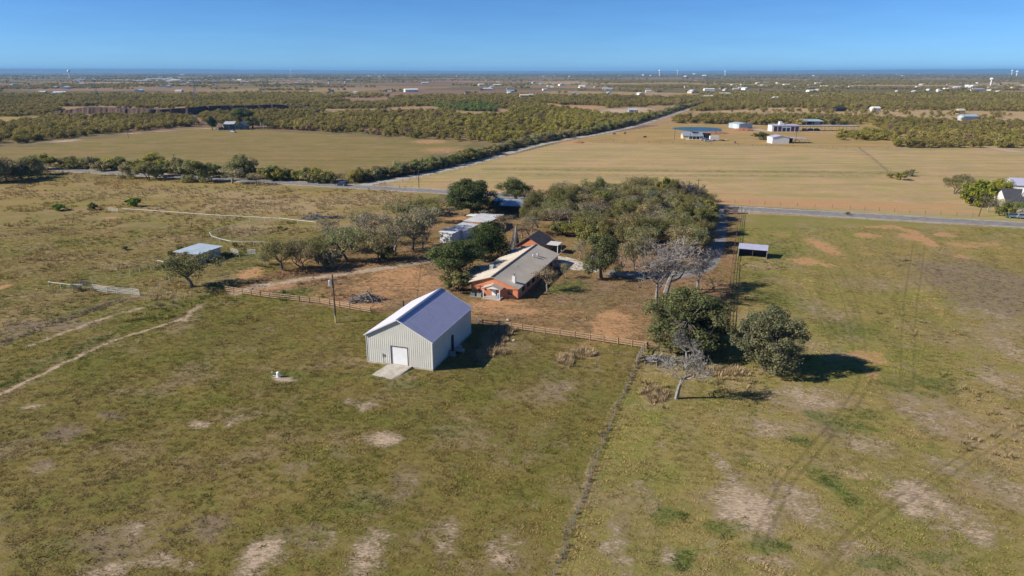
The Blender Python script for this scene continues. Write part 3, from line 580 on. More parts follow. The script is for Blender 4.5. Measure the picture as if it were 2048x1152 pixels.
# oaks by themselves
tpx('bigoak0', 1531, 740, 614, 142, (.118, .118, .066), 'live_oak', 'dense round grey-green oak casting a long black shadow in the open pasture', rz=.4)
tpx('bigoak1', 1380, 700, 576, 178, (.098, .106, .048), 'live_oak', 'broad dark oak at the fence corner behind bleached dead branches', rz=2.)
tpx('oak0', 915, 556, 480, 118, OAK, 'live_oak', 'dark live oak beside the left eave of the orange house')
tpx('oak1', 968, 524, 446, 100, (.055, .074, .028), 'live_oak', 'deep green live oak between the orange house and white tin shed')
tpx('bigoak0', 944, 432, 357, 120, (.066, .080, .034), 'live_oak', 'huge rounded live oak beside the blue tarped shed', rz=2.1)
tpx('oak2', 1032, 402, 357, 76, (.085, .095, .042), 'live_oak', 'olive green oak rising behind the blue tarped shed')
tpx('oak1', 1203, 557, 468, 80, (.085, .095, .043), 'live_oak', 'upright rounded oak beside the pale concrete apron', rz=1.)
tpx('shrub0', 912, 583, 540, 66, OLIVE, 'shrub', 'low spreading green shrub under the dark oak by the house', 'shrub')
tpx('thin0', 1094, 583, 527, 60, BROWN, 'yard_tree', 'sparse brownish yard tree against the shaded house wall')
tpx('thin1', 1130, 557, 520, 30, MESQ, 'yard_tree', 'small thin yard tree in front of the concrete apron')
tpx('mesq2', 388, 574, 500, 108, (.110, .112, .052), 'mesquite_tree', 'gnarled mesquite with thick leaning trunk in front of the pole shelter')
tpx('twiggy', 162, 581, 549, 42, GREYG, 'bare_shrub', 'grey leafless shrub beside the white cattle panels', 'shrub')
tpx('shrub1', 267, 413, 393, 29, (.105, .17, .03), 'shrub', 'vivid green round shrub beside the white pipe rail end', 'shrub')
tpx('shrub2', 117, 421, 407, 26, (.105, .155, .035), 'shrub', 'small bright green shrub alone in the left paddock', 'shrub')
tpx('dead0', 1312, 614, 478, 120, None, 'dead_tree', 'tall grey dead tree with one slender dark trunk standing in the yard', rz=0.6)
tpx('dead1', 1330, 588, 466, 165, None, 'dead_tree', 'wide grey leafless tree spreading over the driveway bend', rz=4.)
tpx('dead2', 1395, 580, 490, 90, None, 'dead_tree', 'smaller grey leafless tree beside the driveway and rusty fence')
tpx('deadb', 1375, 417, 353, 66, None, 'dead_tree', 'black branched bare tree near the driveway gate')
tpx('dead2', 1208, 404, 368, 40, None, 'dead_tree', 'small grey bare tree poking above the far edge of the grove')
tpx('deadw', 1352, 797, 680, 120, None, 'dead_tree', 'broken bleached dead tree with stout trunk in the front pasture', rz=2.5)
tpx('deadw', 1372, 735, 655, 76, None, 'dead_tree', 'bleached white snag in front of the broad dark oak', rz=5.)
# mesquites between the corral and the house
MG = dict(group='mesquites between the corral and the house'); ML = ' mesquite with dark crooked stems left of the orange house'
for u, v, vt, w, k, c in ((566, 541, 476, 84, 'mesq0', (.125, .122, .055)), (612, 541, 482, 70, 'mesq1', MESQ), (640, 528, 470, 80, 'mesq3', (.12, .125, .05)), (697, 523, 448, 84, 'mesq2', MESQ), (672, 505, 440, 70, 'thin0', GREYG), (752, 522, 455, 80, 'mesq1', MESQ), (745, 490, 415, 80, 'thin1', GREYG), (790, 505, 440, 74, 'thin2', GREYG), (823, 498, 418, 88, 'mesq0', GREYG),
                          (850, 478, 408, 70, 'mesq3', GREYG), (720, 470, 415, 60, 'thin2', GREYG), (800, 445, 398, 64, 'mesq2', MESQ), (843, 432, 392, 70, 'mesq1', (.13, .13, .06)), (870, 445, 405, 44, 'mesq0', OLIVE), (600, 515, 470, 56, 'thin0', GREYG), (660, 535, 495, 56, 'shrub1', GREYG), (770, 520, 492, 44, 'shrub3', OLIVE), (870, 420, 390, 50, 'thin1', MESQ), (655, 470, 432, 52, 'thin1', GREYG), (700, 500, 455, 70, 'mesq3', MESQ), (530, 530, 500, 40, 'thin2', MESQ), (845, 500, 455, 50, 'thin0', GREYG), (780, 470, 425, 60, 'thin1', GREYG)):
    tpx(k, u, v, vt, w, jit(c), 'mesquite_tree', LOOK(k, c) + ML, **MG)
# the grove
GG = dict(group='trees of the grove between house and road'); GL = ' tree in the dense grove between the house and the road'
gp_ = [at(*p) for p in ((1075, 410), (1180, 396), (1290, 392), (1400, 398), (1416, 430), (1412, 480), (1395, 520), (1345, 535), (1260, 532), (1235, 500), (1170, 480), (1120, 462), (1060, 440))]
pts = []; xs = [p.x for p in gp_]; ys = [p.y for p in gp_]; tries = 0
while len(pts) < 104 and tries < 4000:
    tries += 1; x, y = random.uniform(min(xs), max(xs)), random.uniform(min(ys), max(ys))
    if not inside(gp_, np.array([x]), np.array([y]))[0] or any(math.hypot(x - a, y - b) < 3.8 for a, b in pts): continue
    pts.append((x, y))
for x, y in pts:
    q = random.random()
    k, c = (pick('mesq', 4), MESQ) if q < .3 else ((pick('oak', 3), OLIVE) if q < .55 else ((pick('thin', 3), GREYG) if q < .75 else ((pick('mesq', 4), OLIVE) if q < .92 else (pick('shrub', 4), YEL))))
    h = random.uniform(5.2, 8.4); tree(k, (x, y), h, random.uniform(3.2, 4.8), jit(c, .15), 'grove_tree', ('tall ' if h > 7.3 else 'short ' if h < 6.1 else '') + LOOK(k, c) + GL, 'tree', **GG)
for u, v, vt, w, k, c in ((1150, 478, 440, 66, 'mesq1', YEL), (1185, 488, 446, 60, 'shrub2', (.15, .155, .05)), (1120, 470, 440, 50, 'shrub0', OLIVE), (1060, 470, 425, 60, 'thin1', GREYG), (1075, 455, 415, 56, 'mesq3', MESQ), (1010, 462, 425, 50, 'thin2', BROWN), (1045, 475, 438, 44, 'thin0', BROWN), (1160, 518, 474, 40, 'thin2', GREYG), (1245, 535, 480, 46, 'thin1', BROWN), (1270, 540, 470, 60, 'mesq0', MESQ), (1090, 440, 400, 50, 'mesq2', MESQ), (1110, 420, 370, 56, 'mesq1', OLIVE), (1150, 412, 366, 56, 'mesq0', MESQ), (1250, 405, 362, 54, 'mesq3', OLIVE), (1395, 425, 388, 56, 'mesq2', OLIVE), (1418, 440, 398, 36, 'shrub1', OLIVE), (1330, 405, 372, 50, 'thin0', GREYG), (1300, 402, 370, 54, 'mesq1', MESQ), (985, 440, 412, 40, 'twiggy', GREYG), (965, 444, 408, 40, 'twiggy', GREYG), (1180, 410, 372, 40, 'thin1', GREYG), (1065, 415, 376, 40, 'thin2', GREYG)):
    tpx(k, u, v, vt, w, jit(c), 'grove_tree', LOOK(k, c) + GL, 'tree', **GG)
# along the highway, left
HG = dict(group='roadside trees along the highway'); RT = []
for u, v, vt, w, k, c in ((15, 362, 312, 60, 'mesq1', MESQ), (45, 358, 318, 50, 'oak2', OLIVE), (-20, 366, 310, 70, 'mesq0', MESQ), (70, 350, 312, 46, 'mesq3', MESQ), (84, 338, 306, 48, 'shrub0', YEL), (118, 336, 312, 18, 'twiggy', GREYG), (150, 337, 313, 40, 'mesq2', OLIVE), (178, 338, 324, 22, 'shrub1', OLIVE), (205, 341, 320, 34, 'shrub2', MESQ), (232, 338, 312, 38, 'shrub3', YEL), (254, 357, 330, 32, 'mesq0', MESQ), (272, 345, 318, 34, 'shrub0', (.16, .15, .05)), (305, 338, 306, 48, 'oak0', YEL), (296, 359, 322, 46, 'mesq1', OLIVE), (318, 352, 326, 36, 'shrub1', OLIVE), (345, 345, 316, 34, 'mesq2', OLIVE), (368, 350, 322, 30, 'shrub2', MESQ), (397, 364, 320, 56, 'mesq3', OLIVE), (418, 355, 326, 34, 'shrub3', OLIVE), (464, 367, 330, 54, 'thin0', GREYG), (481, 357, 306, 56, 'oak1', OLIVE), (514, 369, 342, 40, 'thin1', MESQ), (543, 360, 326, 46, 'shrub1', (.13, .13, .045)), (560, 362, 338, 22, 'shrub2', YEL), (595, 361, 338, 24, 'shrub3', YEL),
                          (618, 364, 344, 32, 'shrub0', MESQ), (640, 366, 345, 32, 'shrub1', OLIVE), (660, 366, 344, 30, 'shrub2', OLIVE)):
    RT.append(('bush%d' % (int(k[-1]) % 3) if k[:4] in ('mesq', 'oak0', 'oak1', 'oak2') else k, u, v, vt, w * 1.12, c))
for i in range(26):
    u = 110 + i * 22 + random.uniform(-8, 8); vv = 372 + (u - 690) * .0573; RT.append((random.choice(('shrub0', 'shrub1', 'shrub2', 'shrub3', 'bush0', 'bush1', 'bush2')), u, vv - random.uniform(4, 8), vv - random.uniform(24, 36), random.uniform(26, 38), random.choice((OLIVE, OLIVE, MESQ, YEL))))
ORD = 'first second third fourth fifth sixth seventh eighth ninth tenth eleventh twelfth thirteenth fourteenth fifteenth sixteenth seventeenth eighteenth nineteenth twentieth'.split() + [a + '-' + w for a in ('twenty', 'thirty', 'forty', 'fifty') for w in 'first second third fourth fifth sixth seventh eighth ninth'.split()]
for i, (k, u, v, vt, w, c) in enumerate(sorted(RT, key=lambda q: -q[1])):
    tpx(k, u, v, vt, w, tuple(q * 1.3 for q in jit(c)), 'roadside_tree', ORD[i] + ' ' + LOOK(k, c) + ' tree along the highway counting west from the junction', 'tree', **HG)
# the hedge along the gravel road
L2 = 0.0
for i in range(205):
    # walk along the road, a bush every few metres, thinning with distance
    s = 4 + i * 2.6 + i * i * .010; acc = 0
    for a, b in zip(GR[:-1], GR[1:]):
        d = (b - a).length
        if acc + d > s: break
        acc += d
    else: break
    dr = (b - a).normalized(); nr = Vector((-dr.y, dr.x, 0)); p = a + dr * (s - acc) + nr * (6.2 + (i % 2) * 2.5 + abs(random.gauss(0, 1.6)))
    if i < 14: p = p + nr * 1.0
    q = random.random(); c = YEL if q < .12 else (OLIVE if q < .62 else MESQ)
    tree(pick('shrub', 4) if random.random() < .45 else pick('bush', 3), p, random.uniform(3.6, 6.6), random.uniform(2.8, 4.4), tuple(q * 1.25 for q in jit(c, .18)), 'hedge_shrub', LOOK('', c) + ' shrub of the tangled gravel road hedge ' + ('near the highway junction' if i < 26 else 'beside the two big fields' if i < 90 else 'beside the pond pasture' if i < 140 else 'by the pale quarry floor'), 'shrub', 'hedge along the gravel road')
# clump by the right edge
EG = dict(group='trees beside the dark roofed house'); EL = ' tree in the clump beside the dark roofed house'
for u, v, vt, w, k, c in ((1905, 388, 350, 48, 'mesq1', OLIVE), (1930, 393, 352, 50, 'mesq2', MESQ), (1960, 405, 357, 60, 'shrub0', (.165, .17, .03)), (1990, 405, 358, 66, 'oak0', (.165, .165, .03)), (1945, 412, 370, 50, 'shrub1', (.15, .16, .03)), (1975, 424, 385, 40, 'thin0', OLIVE), (2000, 428, 392, 36, 'thin1', MESQ), (2010, 433, 402, 34, 'shrub2', (.14, .14, .04)), (2040, 432, 400, 30, 'mesq3', (.13, .14, .04)), (2045, 380, 355, 30, 'thin2', GREYG), (1920, 372, 348, 40, 'mesq0', OLIVE)):
    tpx(k, u, v, vt, w, jit(c), 'edge_tree', LOOK(k, c) + EL, 'tree', **EG)
# trees about the far farmhouse and the storage yard
for u, v, vt, w, k, c, lab in ((425, 260, 232, 20, 'oak2', (.05, .065, .035), 'dark upright tree beside the cars at the far farmhouse'), (487, 248, 216, 52, 'oak0', OAK, 'large dark oak behind the far farmhouse'), (505, 256, 232, 40, 'oak1', OLIVE, 'olive oak at the end wall of the far farmhouse'), (448, 252, 234, 34, 'mesq0', OLIVE, 'olive mesquite behind the small gable of the far farmhouse'), (388, 250, 224, 22, 'thin0', MESQ, 'thin lone tree at the edge of the quarry brush'), (1522, 279, 263, 32, 'shrub0', OLIVE, 'rounded dense shrub between the pale shed and the white barn'), (535, 258, 240, 30, 'mesq1', OLIVE, 'olive mesquite beside the white posts of the far farmstead'), (1545, 250, 230, 34, 'shrub1', YEL, 'yellow-green tree behind the storage units'), (1620, 248, 228, 34, 'shrub2', YEL, 'tall yellow-green tree beside the blue storage shed'), (1665, 250, 232, 30, 'shrub3', OLIVE, 'olive tree at the far end of the long canopy')):
    tpx(k, u, v, vt, w, c, 'farm_tree', lab, 'tree')
for u, v, s in ((1815, 352, 14), (1800, 360, 18), (1780, 356, 12), (1825, 345, 8), (1695, 430, 8), (185, 420, 18), (470, 493, 12), (345, 512, 14), (360, 500, 10), (1030, 560, 8), (330, 540, 16), (560, 460, 10), (250, 500, 10)):
    tpx(pick('shrub', 4), u, v, v - s * .9, s * 1.3, jit(random.choice((YEL, OLIVE, MESQ))), 'low_bush', 'small olive bush growing low in the open grass', 'bush', 'low bushes in the pastures')

# ------------------------------------------------------------------ stuff: scrub woods and grass, scattered by geometry nodes
def scatter(name, P, scale, rz, tint, sources):
    n = len(P); m = bpy.data.meshes.new(name); m.vertices.add(n); m.vertices.foreach_set('co', np.ascontiguousarray(P, np.float32).ravel())
    for nm, ty, arr, f in (('sc', 'FLOAT_VECTOR', scale, 'vector'), ('rot', 'FLOAT_VECTOR', np.stack([np.zeros(n), np.zeros(n), rz], 1), 'vector'), ('tint', 'FLOAT_VECTOR', tint, 'vector'), ('pickid', 'INT', rng.integers(0, len(sources), n), 'value')):
        a = m.attributes.new(nm, ty, 'POINT'); a.data.foreach_set(f, np.ascontiguousarray(arr, np.int32 if ty == 'INT' else np.float32).ravel())
    m.update(); o = link(bpy.data.objects.new(name, m)); tag(o, kind='stuff')
    ng = bpy.data.node_groups.new(name + '_scatter', 'GeometryNodeTree'); ng.is_modifier = True
    ng.interface.new_socket('Geometry', in_out='INPUT', socket_type='NodeSocketGeometry'); ng.interface.new_socket('Geometry', in_out='OUTPUT', socket_type='NodeSocketGeometry')
    N, L = ng.nodes, ng.links; gi = N.new('NodeGroupInput'); go = N.new('NodeGroupOutput'); ip = N.new('GeometryNodeInstanceOnPoints'); j = N.new('GeometryNodeJoinGeometry')
    for s in reversed(sources):
        oi = N.new('GeometryNodeObjectInfo'); oi.inputs[0].default_value = s; oi.inputs['As Instance'].default_value = True; L.new(oi.outputs['Geometry'], j.inputs[0])
    def na(nm, ty):
        a = N.new('GeometryNodeInputNamedAttribute'); a.data_type = ty; a.inputs[0].default_value = nm; return a.outputs['Attribute']
    L.new(gi.outputs[0], ip.inputs['Points']); L.new(j.outputs[0], ip.inputs['Instance']); ip.inputs['Pick Instance'].default_value = True
    L.new(na('pickid', 'INT'), ip.inputs['Instance Index']); L.new(na('sc', 'FLOAT_VECTOR'), ip.inputs['Scale'])
    L.new(na('rot', 'FLOAT_VECTOR'), ip.inputs['Rotation']); L.new(ip.outputs[0], go.inputs[0])
    md = o.modifiers.new('scatter', 'NODES'); md.node_group = ng
    return o
def source(name, V, F, mat): return bpy.data.objects.new(name, np_mesh(name, V, F, mat))
def bush_src(name, n, per, leaf, rad=2.6, h=3.8):
    cen = []; rr = []
    for i in range(n):
        d = rng.normal(size=3); d /= np.linalg.norm(d); q = rng.uniform(.3, 1); cen.append(np.array([d[0] * rad * q * .8, d[1] * rad * q * .8, h * .5 + d[2] * h * .42 * q])); rr.append(rad * rng.uniform(.3, .5))
    V, F = leaf_mesh(name, cen, rr, per, leaf, .7, tri=True); V[:, 2] = np.maximum(V[:, 2], -.1); return source(name, V, F, M['leaf_i'])
mid_src = [bush_src('scrub_bush', 12, 46, .30) for _ in range(4)]
far_src = [bush_src('scrub_clump', 10, 12, .85, 4.5, 5.0) for _ in range(4)]
PAL = np.array([(.125, .112, .060), (.140, .128, .058), (.105, .098, .052), (.155, .128, .075), (.150, .135, .050), (.115, .105, .068)]) * np.array([2.6, 2.35, 1.75])
def scrub(name, n, y0, y1, src, s0, s1, power, dens=1.0):
    t = rng.uniform(0, 1, n); y = y0 * (y1 / y0) ** t if power else np.sqrt(rng.uniform(y0 ** 2, y1 ** 2, n)); x = rng.uniform(-1, 1, n) * y * .86
    d, k = woods(x, y); keep = rng.uniform(0, 1, n) < d * dens
    keep &= dline(GR, x, y) > 7.0
    cv = cover(x, y); keep &= (cv['bare'] < .35) & (cv['orange'] < .45)
    x, y, k = x[keep], y[keep], k[keep]; n = len(x); s = rng.uniform(s0, s1, n)
    tint = (PAL[rng.integers(0, len(PAL), n)] * .5 + PAL.mean(0) * .5) * (0.72 + .5 * fbm(x / 45, y / 70, 20))[:, None] * rng.uniform(.9, 1.1, (n, 1)) * np.array([.85, .87, .74])
    tint[k == 1] *= np.array([1.02, 1.08, .85]); tint[k == 2] = np.array([.17, .21, .06]) * rng.uniform(.8, 1.2, ((k == 2).sum(), 1))
    q = rng.uniform(0, 1, n) < .025; tint[q] = np.array([.27, .26, .06]) * rng.uniform(.7, 1.1, (q.sum(), 1))
    q = rng.uniform(0, 1, n) < .03; tint[q] = np.array([.29, .20, .14]) * rng.uniform(.7, 1.1, (q.sum(), 1))
    scatter(name, np.stack([x, y, np.zeros(n)], 1), np.stack([s * rng.uniform(.85, 1.2, n), s * rng.uniform(.85, 1.2, n), s * rng.uniform(.7, 1.15, n)], 1), rng.uniform(0, 6.28, n), tint, src); return n
n_mid = scrub('scrub_woods', 46000, 420, 1250, mid_src, .75, 1.6, False)
n_far = scrub('distant_woods', 60000, 1200, 4200, far_src, .8, 1.5, True)
n_vf = scrub('distant_woods', 26000, 4000, 17000, far_src, 1.3, 2.6, True, .8)

# grass
def tuft_src(name, blades, h, spread, w, lean=.6):
    V = []; F = []
    for i in range(blades):
        a = rng.uniform(0, 6.28); r = spread * rng.uniform(0, 1) ** .6; b = np.array([math.cos(a) * r, math.sin(a) * r, -.02]); a2 = a + rng.normal(0, .7)
        hh = h * rng.uniform(.5, 1.15); tip = b + np.array([math.cos(a2) * hh * lean, math.sin(a2) * hh * lean, hh]); s = np.array([-math.sin(a2), math.cos(a2), 0]) * w * rng.uniform(.6, 1.2)
        k = len(V); V += [b - s, b + s, tip]; F.append((k, k + 1, k + 2))
    return source(name, np.array(V), np.array(F), M['grass_i'])
tufts = [tuft_src('tuft', 18, .13, .36, .06, 1.3) for _ in range(5)]
tall_tufts = [tuft_src('tall_tuft', 26, .75, .40, .06, .5) for _ in range(4)]
BLD = []      # footprints to keep clear, filled below
def footprint(loc, rz, x0, x1, y0, y1): BLD.append((loc, rz, x0, x1, y0, y1))
def clear(x, y):
    k = (np.abs((x - hw0.x) * hn.x + (y - hw0.y) * hn.y) > 4.4) & (dline(GR, x, y) > 3.4) & (dline(DR, x, y) > 2.4)
    for loc, rz, x0, x1, y0, y1 in BLD:
        c, s = math.cos(-rz), math.sin(-rz); X = (x - loc[0]) * c - (y - loc[1]) * s; Y = (x - loc[0]) * s + (y - loc[1]) * c
        k &= ~((X > x0) & (X < x1) & (Y > y0) & (Y < y1))
    return k
def grass(name, n, y0, y1, src, dense, s0, s1):
    y = np.sqrt(rng.uniform(y0 ** 2, y1 ** 2, n)); x = rng.uniform(-1, 1, n) * (y * .80 + 4)
    c = cover(x, y); d = dense(x, y, c); k = (rng.uniform(0, 1, n) < d) & clear(x, y); x, y = x[k], y[k]; c = {a: b[k] for a, b in c.items()}; n = len(x)
    f = fcolor(x, y); n2 = fbm(x * .12, y * .12, 77)[:, None]; t = f * (1.0 + .5 * n2) * rng.uniform(.8, 1.3, (n, 1))
    t = np.where((rng.uniform(0, 1, n) < .25)[:, None], t * np.array([1.16, 1.12, 1.2]), t)
    ss = lambda v, a, b: (lambda q: q * q * (3 - 2 * q))(np.clip((v - a) / (b - a), 0, 1))[:, None]
    sa_ = math.atan2(at(370, 634).y - at(40, 768).y, at(370, 634).x - at(40, 768).x); al = x * math.cos(sa_) + y * math.sin(sa_); ac = -x * math.sin(sa_) + y * math.cos(sa_)
    big = fbm(x * .045 + 3, y * .06, 61) * .6 + fbm(x * .17, y * .2, 66) * .4; row = fbm(al * .05, ac * .55, 68); t *= np.array([1.0, .95, 1.0])
    w = ss(big, .50, .64) * .55; t = t * (1 - w) + (f * .5 + np.array([.26, .19, .13]) * .5) * 1.25 * rng.uniform(.8, 1.2, (n, 1)) * w      # dead, brownish stretches
    w = ss(big, .47, .36) * .75; t = t * (1 - w * (1 - np.array([.78, 1.02, .62])))                                                              # greener stretches
    t = t * (1 + (row[:, None] - .5) * np.array([.9, .75, .8]))                                                                               # lighter and darker mown rows
    for kk, col in (('grey', (.20, .155, .12)), ('green', (.10, .135, .034)), ('dry', (.42, .32, .19))):
        w = np.clip(c[kk] * 1.2 - .15, 0, 1)[:, None]; t = t * (1 - w) + np.array(col) * rng.uniform(.7, 1.25, (n, 1)) * w
    s = rng.uniform(s0, s1, n) * (.55 + .95 * fbm(x * .45, y * .45, 90)); t *= (.8 + .42 * fbm(x * .7, y * .7, 95))[:, None]; scatter(name, np.stack([x, y, np.zeros(n)], 1), np.stack([s, s, s * rng.uniform(.7, 1.3, n)], 1), rng.uniform(0, 6.28, n), t, src); return n

# ------------------------------------------------------------------ metal barn
def ribbed(a, b, z0, ztop, pitch=.345, depth=.028, rib=.09, out=1):
    """ribbed siding from point a to b (local, seen from outside left to right); ztop(t) gives the height at 0..1"""
    mb = MB(); a = Vector((a[0], a[1], 0)); b = Vector((b[0], b[1], 0)); L = (b - a).length; d = (b - a) / L; nr = Vector((d.y, -d.x, 0)); P = []
    k = int(L / pitch); pp = L / k
    for i in range(k):
        s = i * pp
        for o, dep in ((0, 0), (pp - rib * 1.6, 0), (pp - rib * 1.2, depth), (pp - rib * .4, depth)): P.append((s + o, dep))
    P.append((L, 0))
    for (s0, d0), (s1, d1) in zip(P[:-1], P[1:]):
        p0 = a + d * s0 + nr * d0; p1 = a + d * s1 + nr * d1
        mb.quad(p0 + Vector((0, 0, z0)), p1 + Vector((0, 0, z0)), p1 + Vector((0, 0, ztop(s1 / L))), p0 + Vector((0, 0, ztop(s0 / L))))
    return mb
def ribroof(e0, e1, r0, r1, pitch=.3, depth=.022, rib=.08, th=.06, lap=None):
    """ribbed sheet roof: eave e0-e1, ridge r0-r1"""
    e0, e1, r0, r1 = map(Vector, (e0, e1, r0, r1)); nr = (e1 - e0).cross(r0 - e0).normalized()
    if nr.z < 0: nr = -nr
    mb = MB(); L = (e1 - e0).length; k = max(2, int(L / pitch)); pp = 1 / k; P = []
    for i in range(k): P += [(i * pp, 0), ((i + 1) * pp - rib * 1.5 / L, 0), ((i + 1) * pp - rib * 1.1 / L, depth), ((i + 1) * pp - rib * .4 / L, depth)]
    P.append((1, 0))
    rows = lap or 1
    for q in range(rows):
        f0, f1 = q / rows, (q + 1) / rows; lift = .012 * (rows - q - 1) * 0
        for (t0, d0), (t1, d1) in zip(P[:-1], P[1:]):
            A = e0.lerp(e1, t0); B = e0.lerp(e1, t1); C = r0.lerp(r1, t1); D = r0.lerp(r1, t0)
            u = .012 if rows > 1 else 0
            mb.quad(A.lerp(D, f0) + nr * (d0 + u), B.lerp(C, f0) + nr * (d1 + u), B.lerp(C, f1) + nr * d1, A.lerp(D, f1) + nr * d0)
            if u: mb.quad(A.lerp(D, f0) + nr * d0, B.lerp(C, f0) + nr * d1, B.lerp(C, f0) + nr * (d1 + u), A.lerp(D, f0) + nr * (d0 + u))
    mb.hexa([e0 - nr * th, e1 - nr * th, r1 - nr * th, r0 - nr * th], [e0 - nr * .004, e1 - nr * .004, r1 - nr * .004, r0 - nr * .004]); return mb
bl = at(735.9, 723.9); br = at(865.7, 741.5); bw = (br - bl).length; brz = math.atan2(br.y - bl.y, br.x - bl.x); BD = 17.0; BE = 4.95; BR_ = 7.95
barn = thing('metal_barn', 'big pale ribbed metal barn with white roller door and bluish steel roof', 'barn', bl, brz)
footprint(bl, brz, -.3, bw + .3, -.3, BD + .3)
W = bw; gable = lambda t: BE + (BR_ - BE) * (1 - abs(2 * t - 1)) - .05; eav = lambda t: BE - .05
bx('slab', M['concrete'], barn, -.06, W + .06, -.06, BD + .06, -.2, .28)
DX0, DX1, DH = W * .375, W * .625, 3.05
fw = MB()
for p0, p1, z0, top in (((0, 0), (DX0, 0), .28, lambda t: gable(t * DX0 / W)), ((DX0, 0), (DX1, 0), .28 + DH, lambda t: gable((DX0 + t * (DX1 - DX0)) / W)), ((DX1, 0), (W, 0), .28, lambda t: gable((DX1 + t * (W - DX1)) / W))):
    q = ribbed(p0, p1, z0, top); k = len(fw.v); fw.v += q.v; fw.f += [tuple(i + k for i in f) for f in q.f]
fw.build('front_wall', M['siding'], barn)
ribbed((W, 0), (W, BD), .28, eav).build('side_wall', M['siding'], barn); ribbed((W, BD), (0, BD), .28, gable).build('rear_wall', M['siding'], barn); ribbed((0, BD), (0, 0), .28, eav).build('side_wall', M['siding'], barn)
MB().box(DX0, DX1, .10, .13, .28, .28 + DH - .02).build('roller_door', M['roller'], barn)
dr = barn.children[-1]; sl = MB()
for i in range(10): sl.box(DX0 + .02, DX1 - .02, .075, .105, .30 + i * .30, .30 + i * .30 + .285)
sl.build('door_slats', M['roller'], dr)
MB().box(DX0 - .09, DX0 - .004, -.055, .13, .28, .28 + DH + .09).box(DX1 + .004, DX1 + .09, -.055, .13, .28, .28 + DH + .09).box(DX0 - .004, DX1 + .004, -.055, .13, .28 + DH, .28 + DH + .09).build('door_frame', M['oldwood'], barn)
o = .28
ribroof((-o, -o, BE - .11), (-o, BD + o, BE - .11), (W / 2, -o, BR_ + .02), (W / 2, BD + o, BR_ + .02), .3).build('roof_slope', M['galv'], barn)
ribroof((W + o, -o, BE - .11), (W + o, BD + o, BE - .11), (W / 2, -o, BR_ + .02), (W / 2, BD + o, BR_ + .02), .3, lap=14).build('roof_slope', M['galv'], barn)
MB().slab((W / 2 - .28, -o - .02, BR_ + .0), (W / 2, -o - .02, BR_ + .115), (W / 2, BD + o + .02, BR_ + .115), (W / 2 - .28, BD + o + .02, BR_ + .0), .03).slab((W / 2 + .28, -o - .02, BR_ + .0), (W / 2 + .28, BD + o + .02, BR_ + .0), (W / 2, BD + o + .02, BR_ + .115), (W / 2, -o - .02, BR_ + .115), .03).build('ridge_cap', M['ridge'], barn)
tr = MB()
for x0, x1 in ((-o, W / 2), (W + o, W / 2)):
    for y in (-o - .05, BD + o + .05): tr.bar((x0, y, BE - .15), (x1, y, BR_ - .02), .07, .16)
for x in (-.03, W + .03): tr.box(x - .05, x + .05, -.075, -.005, .28, BE - .1)
tr.build('rake_trim', M['trim'], barn)
MB().box(W + .05, W + .10, 7.6, 8.6, .28, 2.6).build('side_door', M['navy'], barn)
MB().tube((W + .06, 8.1, 2.6), (W + .10, 8.1, 2.6), .5, .5, 16).build('door_arch', M['navy'], barn)
MB().box(2.75, 2.87, -.12, -.05, 1.3, 1.9).build('electric_box', M['grey'], barn); MB().box(3.05, 3.16, -.12, -.05, 1.4, 1.8).tube((2.81, -.08, .28), (2.81, -.08, 1.3), .02).build('electric_box', M['grey'], barn)
rampm = MB().hexa([(DX0 - .35, -4.4, -.1), (DX1 - .05, -4.6, -.1), (DX1 + .75, -.08, -.1), (DX0 - .55 + .3, -.08, -.1)], [(DX0 - 1.3, -4.3, .03), (DX1 - .5, -4.9, .03), (DX1 + .75, -.08, .31), (DX0 - .35, -.08, .31)])
ramp = thing('concrete_ramp', 'pale worn concrete ramp sloping up to the barn roller door', 'ramp', bl, brz); rampm.build('slab', M['concrete'], ramp); footprint(bl, brz, DX0 - 1.4, DX1 + .8, -4.9, 0)
# things in the barn's shade
cb_, sb_ = math.cos(brz), math.sin(brz); BL = lambda x, y: (bl.x + x * cb_ - y * sb_, bl.y + x * sb_ + y * cb_, 0)
t = thing('air_compressor', 'grey wheeled compressor parked against the shaded side of the barn', 'compressor', BL(W + 1.5, 7.6), brz)
MB().tube((-.8, 0, .75), (.8, 0, .75), .38, .38, 12).build('tank', M['grey'], t); bx('motor', M['steel'], t, -.4, .3, -.25, .25, 1.12, 1.5)
for y in (-.42, .42): MB().tube((-.5, y - .05, .28), (-.5, y + .05, .28), .28, .28, 12).build('wheel', M['rubber'], t)
MB().box(.6, .68, -.05, .05, 0, .5).build('stand', M['steel'], t)
t = thing('air_conditioner', 'small grey condenser box beside the blue side door of the barn', 'air conditioner', BL(W + .7, 6.6), brz)
bx('cabinet', M['grey'], t, -.4, .4, -.4, .4, .06, .9); bx('pad', M['concrete'], t, -.5, .5, -.5, .5, -.05, .06); MB().tube((0, 0, .9), (0, 0, .93), .3, .3, 14).build('fan_grille', M['dark'], t)

